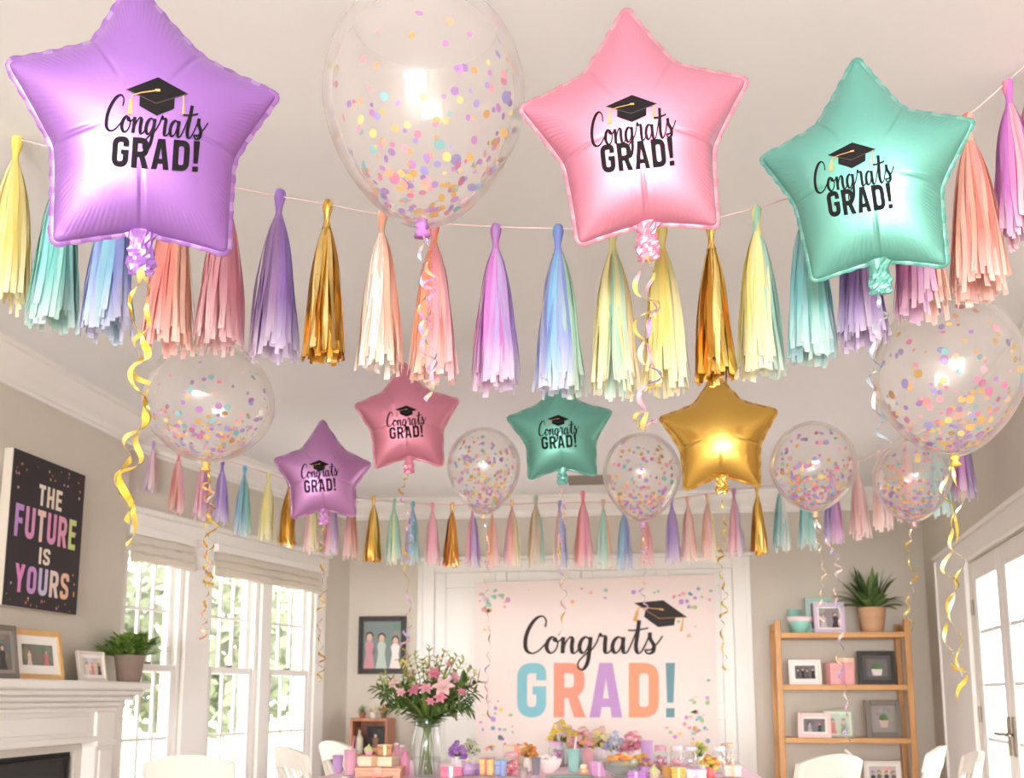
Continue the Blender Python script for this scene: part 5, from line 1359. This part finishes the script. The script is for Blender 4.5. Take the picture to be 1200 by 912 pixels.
for (px, py) in sprays:
    tip = B(px, py, rnd.uniform(-.12, .14)); st = stem(tip, .03); m2 = MB(); m2.tube(st if len(ribs) < 7 else st[10:], .0022, 5); ribs.append(1)
    N = len(st)
    for j in range(N - 12, N):
        p = st[j]; dv = (st[min(j + 1, N - 1)] - st[j - 1]).normalized()
        for sg in range(4):
            a = rnd.uniform(0, 6.28); o = dv.orthogonal(); o.rotate(Matrix.Rotation(a, 3, dv)); light = py < 800 and j > N - 7
            c = leafcol() if not light else tuple(x * rnd.uniform(.85, 1.2) for x in lin(rnd.choice([(176, 178, 104), (206, 200, 140), (150, 160, 88)])))
            leafstrip(m, p, dv * .8 + o * .9, rnd.uniform(.025, .05) if light else rnd.uniform(.05, .085), .016 if light else .022, .35, c, 4)
    m2.build('stem', STM, t, smooth=True)
for k in range(70):                           # collar of dark leaves over the rim
    a = rnd.uniform(0, 6.28); e = rnd.uniform(-.15, 1.0)
    leafstrip(m, neck + Vector((math.cos(a) * .03, math.sin(a) * .03, rnd.uniform(.0, .09))), (math.cos(a) * math.cos(e), math.sin(a) * math.cos(e), math.sin(e) + .15), rnd.uniform(.10, .2), .030, .7, leafcol(), 5)
m.build('leaves', GREEN, t)
# ------------------------------------------------------------------ the party table's sweets, gifts and cups
def tb(px, Y): return (at(px, 890, Y).x, Y, TT)
GG = 'pastel gifts and sweets on the party table'
PXM = 1 / 1200.0
def jar(px, Y, wpx, hpx, fill, lid, label):
    r = wpx * Y * PXM / 2; h = hpx * Y * PXM; loc = tb(px, Y); ro = root('sweet_jar', loc, label, 'jar', 'sweet jars on the party table')
    m = MB(); m.lathe([(r * .9, 0), (r, .006), (r, h * .72), (r * .8, h * .82), (r * .8, h * .86)], 22, loc, cap1=False); m.build('jar_glass', clear_mat('jar_glass', (250, 252, 252), .06, .03, .5), ro, smooth=True)
    m = MB(); rn = random.Random(px)
    for k in range(60):
        a = rn.uniform(0, 6.28); q = r * .74 * math.sqrt(rn.random()); m.ball((loc[0] + q * math.cos(a), loc[1] + q * math.sin(a), loc[2] + r * .2 + rn.uniform(0, h * .56)), r * .2, 7, 5, lin(fill[k % len(fill)]))
    m.build('sweets', mat('sugar_sweets', (255, 255, 255), .35, attr='Col'), ro, smooth=True, kind='stuff')
    m = MB(); m.lathe([(r * .86, h * .84), (r * .88, h * .85), (r * .88, h * .96), (r * .8, h)], 22, loc); m.build('lid', mat('lid_%d_%d_%d' % lid, lid, .4), ro, smooth=True)
def cupcake(px, Y, rp, case, ice, label, lift=0.0):
    r = rp * Y * PXM; loc = tb(px, Y); loc = (loc[0], loc[1], loc[2] + lift); ro = root('cupcake', loc, label, 'cupcake', 'cupcakes on the party table')
    m = MB(); m.lathe([(r * .68, 0), (r * .7, .002), (r * .95, r * .95)], 28, loc, wob=lambda a, z: .05 * math.cos(a * 14)); m.build('paper_case', mat('case_%d_%d_%d' % case, case, .6), ro)
    m = MB(); P = [(r * 1.0, r * .93), (r * 1.08, r * 1.1), (r * .9, r * 1.28), (r * .88, r * 1.34), (r * .62, r * 1.58), (r * .6, r * 1.63), (r * .3, r * 1.86), (r * .05, r * 2.05)]
    m.lathe(P, 26, loc, wob=lambda a, z: .07 * math.sin(a * 6 + z * 160)); m.build('frosting', mat('icing_%d_%d_%d' % ice, ice, .45), ro, smooth=True)
    m = MB(); m.ball((loc[0], loc[1], loc[2] + r * 2.1), r * .2, 8, 6); m.build('cherry', mat('sugar_pearl', (246, 206, 120), .3), ro, smooth=True)
def posy(px, Y, rp, hpx, flowers, vcol, label, nf=12):
    nf = int(nf * 2.6)
    s = Y * PXM; loc = tb(px, Y); ro = root('flower_posy', loc, label, 'flowers', 'small flower posies on the party table'); h = hpx * s; r = rp * s
    m = MB(); vr = r * .5; m.lathe([(vr * .8, 0), (vr, .006), (vr * 1.0, h * .3), (vr * .72, h * .42), (vr * .85, h * .48)], 20, loc, cap1=False); m.build('pot', mat('glaze_%d_%d_%d' % vcol, vcol, .3), ro, smooth=True)
    rn = random.Random(px); m = MB(); ml = MB(); ms = MB()
    for k in range(nf):
        a = rn.uniform(0, 6.28); q = r * math.sqrt(rn.random()) * .9; z = h * (.46 + .46 * (1 - (q / r) ** 2)) * rn.uniform(.8, 1.05); c = Vector((loc[0] + q * math.cos(a), loc[1] + q * math.sin(a), loc[2] + z)); fr = r * rn.uniform(.24, .36)
        col = lin(flowers[k % len(flowers)]); ms.tube([(loc[0] + rn.uniform(-.4, .4) * vr, loc[1], loc[2] + h * .35), c], .0018, 5)
        po = rn.uniform(0, 6); wob = lambda a, z: .16 * math.sin(a * 5 + z / fr * 2.2 + po)
        m.lathe([(fr * .1, -fr * .45), (fr * .7, -fr * .25), (fr * .95, fr * .12), (fr * .8, fr * .22), (fr * .68, fr * .16), (fr * .62, fr * .40), (fr * .42, fr * .40), (fr * .36, fr * .52), (fr * .05, fr * .50)], 12, (0, 0, 0), col, wob=wob, M=Matrix.Translation(c) @ Euler((rn.uniform(-.2, 1.1), rn.uniform(-.7, .7), rn.uniform(-.5, .5))).to_matrix().to_4x4())
        for j in range(2):
            b = rn.uniform(0, 6.28); leafstrip(ml, c - Vector((0, 0, fr * .3)), (math.cos(b), math.sin(b), .1), fr * 1.2, fr * .5, .5, lin(rn.choice([(150, 170, 110), (128, 152, 96)])), 4)
    m.build('blossoms', LILY, ro, smooth=True); ml.build('leaves', GREEN, ro); ms.build('stems', STM, ro)
def gb(px, Y, wpx, hpx, rgb, rib, rot, label, lift=0, bow=True, dep=.8):
    s = Y * PXM; l = tb(px, Y); gift_box('gift_box', (l[0], l[1], l[2] + lift), wpx * s, wpx * s * dep, hpx * s, rgb, rib, rot, label, 'gift boxes on the party table', bow=bow)
def macaron_stack(px, Y, rp, cols, label):
    r = rp * Y * PXM; loc = tb(px, Y)
    for k, c in enumerate(cols):
        l = (loc[0] + .003 * (k % 2), loc[1], loc[2] + k * r * 1.12); ro = root('macaron', l, label[k], 'macaron', 'macarons stacked on the party table')
        mt = mat('macaron_%d_%d_%d' % c, c, .6)
        m = MB(); m.lathe([(r * .9, 0), (r, r * .12), (r, r * .38), (r * .96, r * .44)], 20, l); m.build('lower_shell', mt, ro, smooth=True)
        m = MB(); m.lathe([(r * .90, r * .44), (r * .92, r * .58)], 20, l); m.build('cream_filling', mat('macaron_cream', (248, 236, 220), .6), ro, smooth=True)
        m = MB(); m.lathe([(r * .98, r * .58), (r, r * .66), (r * .97, r * .9), (r * .7, r * 1.08), (r * .02, r * 1.12)], 20, l); m.build('upper_shell', mt, ro, smooth=True)
def cpx(px, Y, wpx, hpx, rgb, label, straw=None):
    s = Y * PXM; cup(tb(px, Y), wpx * s / 2, hpx * s, rgb, label, straw, group='paper cups on the party table')
def bottle2(px, Y, wpx, hpx, rgb, cap, label):
    s = Y * PXM; r = wpx * s / 2; h = hpx * s; loc = tb(px, Y); ro = root('drink_bottle', loc, label, 'bottle', 'pink drink bottles on the party table')
    m = MB(); m.lathe([(r * .92, 0), (r, .005), (r, h * .58), (r * .8, h * .7), (r * .42, h * .8), (r * .4, h * .93)], 20, loc); m.build('bottle_body', mat('drink_%d_%d_%d' % rgb, rgb, .25, transl=.3), ro, smooth=True)
    m = MB(); m.lathe([(r * .48, h * .93), (r * .48, h)], 16, loc); m.build('cap', mat('cap_%d_%d_%d' % cap, cap, .4), ro, smooth=True)
def plate(px, Y, wpx, rgb, label):
    s = Y * PXM; r = wpx * s / 2; loc = tb(px, Y); ro = root('paper_plate', loc, label, 'plate', 'paper plates on the party table')
    m = MB(); m.lathe([(r * .7, 0), (r * .95, .010), (r, .013), (r * .98, .016), (r * .7, .005), (.001, .004)], 30, loc); tag(ro, label, 'plate'); m.build('plate_body', mat('plate_%d_%d_%d' % rgb, rgb, .5), ro, smooth=True)
    m = MB(); m.lathe([(r * .97, .0165), (r * 1.0, .0145), (r * 1.005, .013)], 30, loc, cap0=False, cap1=False); m.build('gold_rim', F_GLD, ro, smooth=True)
# left of the vase
cpx(411, 5.75, 16, 30, (240, 186, 208), 'pale pink paper cup before the chair at the table end', (230, 130, 170))
cpx(396, 6.0, 13, 20, (206, 168, 220), 'lilac paper cup nearest the left table corner')
gb(446, 5.7, 52, 12, (236, 176, 146), (206, 130, 110), .1, 'wide flat peach gift box left of the vase', bow=False)
gb(444, 5.72, 40, 11, (240, 222, 196), (200, 160, 120), -.05, 'cream box resting on the wide peach box', lift=12 * 5.7 * PXM + .004, bow=False)
gb(451, 5.73, 16, 11, (196, 140, 90), (240, 206, 150), .2, 'small brown gift box on top of the cream box', lift=23 * 5.7 * PXM + .010)
cupcake(432, 5.72, 5.5, (240, 170, 190), (196, 206, 140), 'green iced cupcake on the cream box', 23 * 5.7 * PXM + .010)
bottle2(464, 5.9, 11, 36, (238, 178, 204), (246, 214, 226), 'tall pink drink bottle left of the vase')
bottle2(475, 5.85, 11, 29, (236, 160, 196), (226, 130, 180), 'short deep pink drink bottle beside the vase')
bottle2(471, 6.15, 11, 30, (244, 196, 214), (250, 230, 236), 'pale pink drink bottle behind the tall one')
cupcake(455, 6.2, 7, (250, 226, 232), (244, 190, 206), 'pink cupcake behind the boxes left of the vase')
plate(432, 5.55, 60, (222, 190, 226), 'lilac paper plate at the front left of the table')
# right of the vase
posy(535, 6.1, 12, 38, [(190, 130, 214), (206, 150, 220), (170, 116, 200)], (244, 236, 240), 'purple flower posy right of the vase', 12)
gb(529, 5.75, 24, 12, (236, 130, 160), (250, 200, 210), .15, 'deep pink gift box in front of the purple posy')
cupcake(549, 5.8, 8.5, (190, 160, 210), (206, 176, 220), 'large lilac cupcake right of the deep pink box')
cupcake(559, 5.9, 7, (176, 140, 200), (196, 160, 214), 'violet cupcake beside the large lilac one')
posy(552, 6.5, 11, 34, [(226, 226, 200), (206, 214, 170), (240, 236, 220)], (236, 232, 226), 'cream flower posy behind the lilac cupcakes', 10)
gb(571, 5.8, 15, 20, (236, 204, 140), (214, 110, 110), -.1, 'yellow gift box with a red ribbon')
gb(586, 5.85, 14, 18, (156, 176, 220), (110, 130, 190), .2, 'periwinkle blue gift box beside the yellow one')
jar(599, 5.85, 18, 27, [(226, 110, 130), (240, 150, 160), (206, 90, 120)], (226, 160, 180), 'jar of red and pink sweets')
gb(607, 6.8, 30, 22, (230, 216, 196), (236, 130, 90), 0, 'beige box with an orange ribbon at the back of the table')
posy(619, 6.2, 11, 34, [(244, 166, 90), (246, 190, 110), (240, 146, 80)], (244, 236, 226), 'orange flower posy behind the red jar', 11)
cpx(628, 5.95, 10, 20, (150, 148, 160), 'grey paper cup right of the orange posy')
cpx(613, 5.65, 12, 13, (190, 176, 170), 'low taupe paper cup near the front edge')
bowl((tb(641, 6.1)), .085, .085, (240, 224, 220), 'white bowl of pale sweets at the middle of the table', fill=[(246, 226, 222), (240, 206, 210), (250, 240, 232)])
jar(652, 6.7, 18, 28, [(206, 140, 196), (190, 120, 180), (226, 170, 206)], (216, 160, 206), 'jar of mauve sweets under the yellow posy')
posy(660, 6.9, 17, 52, [(246, 214, 90), (250, 226, 130), (226, 196, 226)], (226, 240, 236), 'yellow flower posy below the letter R of the banner', 14)
posy(682, 6.7, 17, 46, [(240, 170, 180), (244, 200, 200), (236, 190, 120)], (176, 220, 214), 'pink flower posy in an aqua pot behind the plates', 14)
cpx(672, 6.2, 15, 26, (170, 220, 212), 'aqua paper cup in front of the pink posy', (240, 240, 240))
cpx(689, 6.3, 14, 24, (236, 176, 180), 'salmon paper cup right of the aqua cup')
plate(668, 5.7, 56, (176, 218, 214), 'aqua paper plate near the middle front of the table')
macaron_stack(684, 5.85, 4.2, [(244, 170, 130), (246, 206, 150), (250, 230, 200)], ['orange macaron at the bottom of the little stack', 'apricot macaron in the middle of the little stack', 'cream macaron on top of the little stack'])
gb(700, 5.9, 16, 16, (216, 160, 206), (240, 206, 230), .3, 'mauve gift box left of the glass bowl')
posy(703, 6.8, 15, 44, [(246, 226, 150), (244, 206, 200), (250, 240, 200)], (240, 226, 230), 'pale yellow flower posy behind the mauve box', 13)
bowl(tb(727, 5.85), .105, .10, (176, 214, 200), 'green glass bowl of orange sweets', fill=[(240, 160, 80), (244, 190, 120), (226, 130, 70), (246, 226, 200)], glass=True)
posy(722, 6.7, 13, 40, [(214, 210, 240), (240, 240, 246), (200, 200, 236)], (236, 232, 240), 'white and pale blue posy behind the glass bowl', 11)
posy(742, 6.6, 15, 42, [(240, 170, 190), (248, 206, 206), (236, 150, 170)], (236, 206, 214), 'rose pink flower posy behind the glass bowl', 13)
posy(754, 5.9, 13, 26, [(246, 206, 90), (240, 186, 80), (196, 130, 206)], (206, 150, 210), 'golden flower posy in a purple pot', 11)
cpx(758, 6.5, 14, 32, (214, 176, 226), 'tall lilac paper cup behind the golden posy')
gb(748, 5.62, 20, 10, (190, 130, 206), (226, 190, 236), -.3, 'purple flat gift box at the front edge')
cupcake(766, 5.75, 7, (236, 220, 190), (222, 226, 160), 'lime iced cupcake beside the golden posy')
jar(774, 6.1, 15, 32, [(196, 110, 140), (176, 96, 130), (214, 140, 160)], (206, 150, 170), 'jar of plum coloured sweets')
cpx(781, 5.7, 12, 16, (222, 176, 110), 'golden brown paper cup in front of the plum jar')
jar(793, 6.1, 15, 32, [(240, 180, 190), (246, 206, 210), (236, 160, 176)], (244, 214, 220), 'jar of pale pink sweets right of the plum jar')
gb(794, 5.65, 15, 14, (240, 196, 90), (246, 226, 170), .1, 'bright yellow gift box at the front edge')
jar(809, 6.2, 17, 30, [(236, 206, 206), (222, 190, 206), (240, 226, 220)], (226, 206, 216), 'jar of faded mauve sweets near the table end')
gb(815, 5.75, 22, 11, (246, 240, 240), (214, 160, 214), 0, 'white flat gift box with a lilac ribbon')
posy(821, 6.3, 10, 36, [(226, 220, 120), (206, 206, 110), (240, 236, 160)], (240, 240, 226), 'lime yellow posy behind the white box', 9)
posy(832, 5.8, 11, 28, [(246, 206, 80), (244, 150, 90), (250, 226, 120)], (230, 110, 110), 'yellow posy in a coral pot at the right', 10)
jar(843, 6.2, 15, 30, [(250, 246, 240), (244, 236, 226), (250, 240, 226)], (246, 240, 236), 'jar of white sweets near the right table end')
gb(857, 6.0, 18, 12, (246, 238, 226), (226, 196, 160), .1, 'ivory gift box nearest the right table end')
jar(853, 6.6, 17, 28, [(236, 206, 190), (246, 226, 206), (226, 190, 176)], (206, 176, 150), 'jar of beige sweets behind the ivory box')
plate(856, 5.6, 46, (216, 176, 224), 'lilac paper plate at the right end of the table')
plate(790, 5.5, 60, (244, 150, 176), 'deep pink paper plate at the right front of the table')
plate(560, 5.55, 60, (246, 214, 222), 'pale pink paper plate in front of the lilac cupcakes')
# a small weight that ends the lilac ribbon over the chair
# ------------------------------------------------------------------ light
W = bpy.data.worlds.new('daylight'); SC.world = W; W.use_nodes = True
nt = W.node_tree; N = nt.nodes; L = nt.links; bg = N['Background']
tc = N.new('ShaderNodeTexCoord'); sp = N.new('ShaderNodeSeparateXYZ'); L.new(tc.outputs['Generated'], sp.inputs[0])
cr = N.new('ShaderNodeValToRGB'); L.new(sp.outputs['Z'], cr.inputs['Fac'])
cr.color_ramp.elements[0].color = (.97, .98, 1.0, 1); cr.color_ramp.elements[1].color = (.90, .95, 1.0, 1)
L.new(cr.outputs[0], bg.inputs['Color']); bg.inputs['Strength'].default_value = 2.1
def portal(p, n, sx, sy, nm):
    l = bpy.data.lights.new(nm, 'AREA'); l.shape = 'RECTANGLE'; l.size = sx; l.size_y = sy; l.cycles.is_portal = True
    o = bpy.data.objects.new(nm, l); COL.objects.link(o); o.location = p; o.rotation_euler = Vector(n).to_track_quat('-Z', 'Y').to_euler()
for i, (a, b) in enumerate(openings): portal(W3((a + b) / 2, (WZ0 + WZ1) / 2, -.16), wn, b - a, WZ1 - WZ0, 'window_daylight')
portal(R3((DS0 + DS1) / 2, DZ / 2, -.17), rn, DS1 - DS0, DZ, 'door_daylight')
l = bpy.data.lights.new('rear_fill_light', 'AREA'); l.shape = 'RECTANGLE'; l.size = 5.0; l.size_y = 2.6; l.energy = 190; l.color = (1.0, .985, .97)  # unseen area light added behind the camera to brighten the room
o = bpy.data.objects.new('rear_fill_light', l); COL.objects.link(o); o.location = (-.05, -8.2, 1.37); o.rotation_euler = Vector((0, 1, .12)).to_track_quat('-Z', 'Y').to_euler()
SC.view_settings.view_transform = 'Standard'; SC.view_settings.look = 'None'; SC.view_settings.gamma = 1.0; SC.view_settings.use_curve_mapping = False
SC.view_settings.exposure = 2.58
cy_ = SC.cycles; cy_.max_bounces = 10; cy_.diffuse_bounces = 6; cy_.glossy_bounces = 5; cy_.transparent_max_bounces = 28; cy_.transmission_bounces = 6
cy_.caustics_reflective = False; cy_.caustics_refractive = False; cy_.sample_clamp_indirect = 6.0; cy_.use_denoising = True
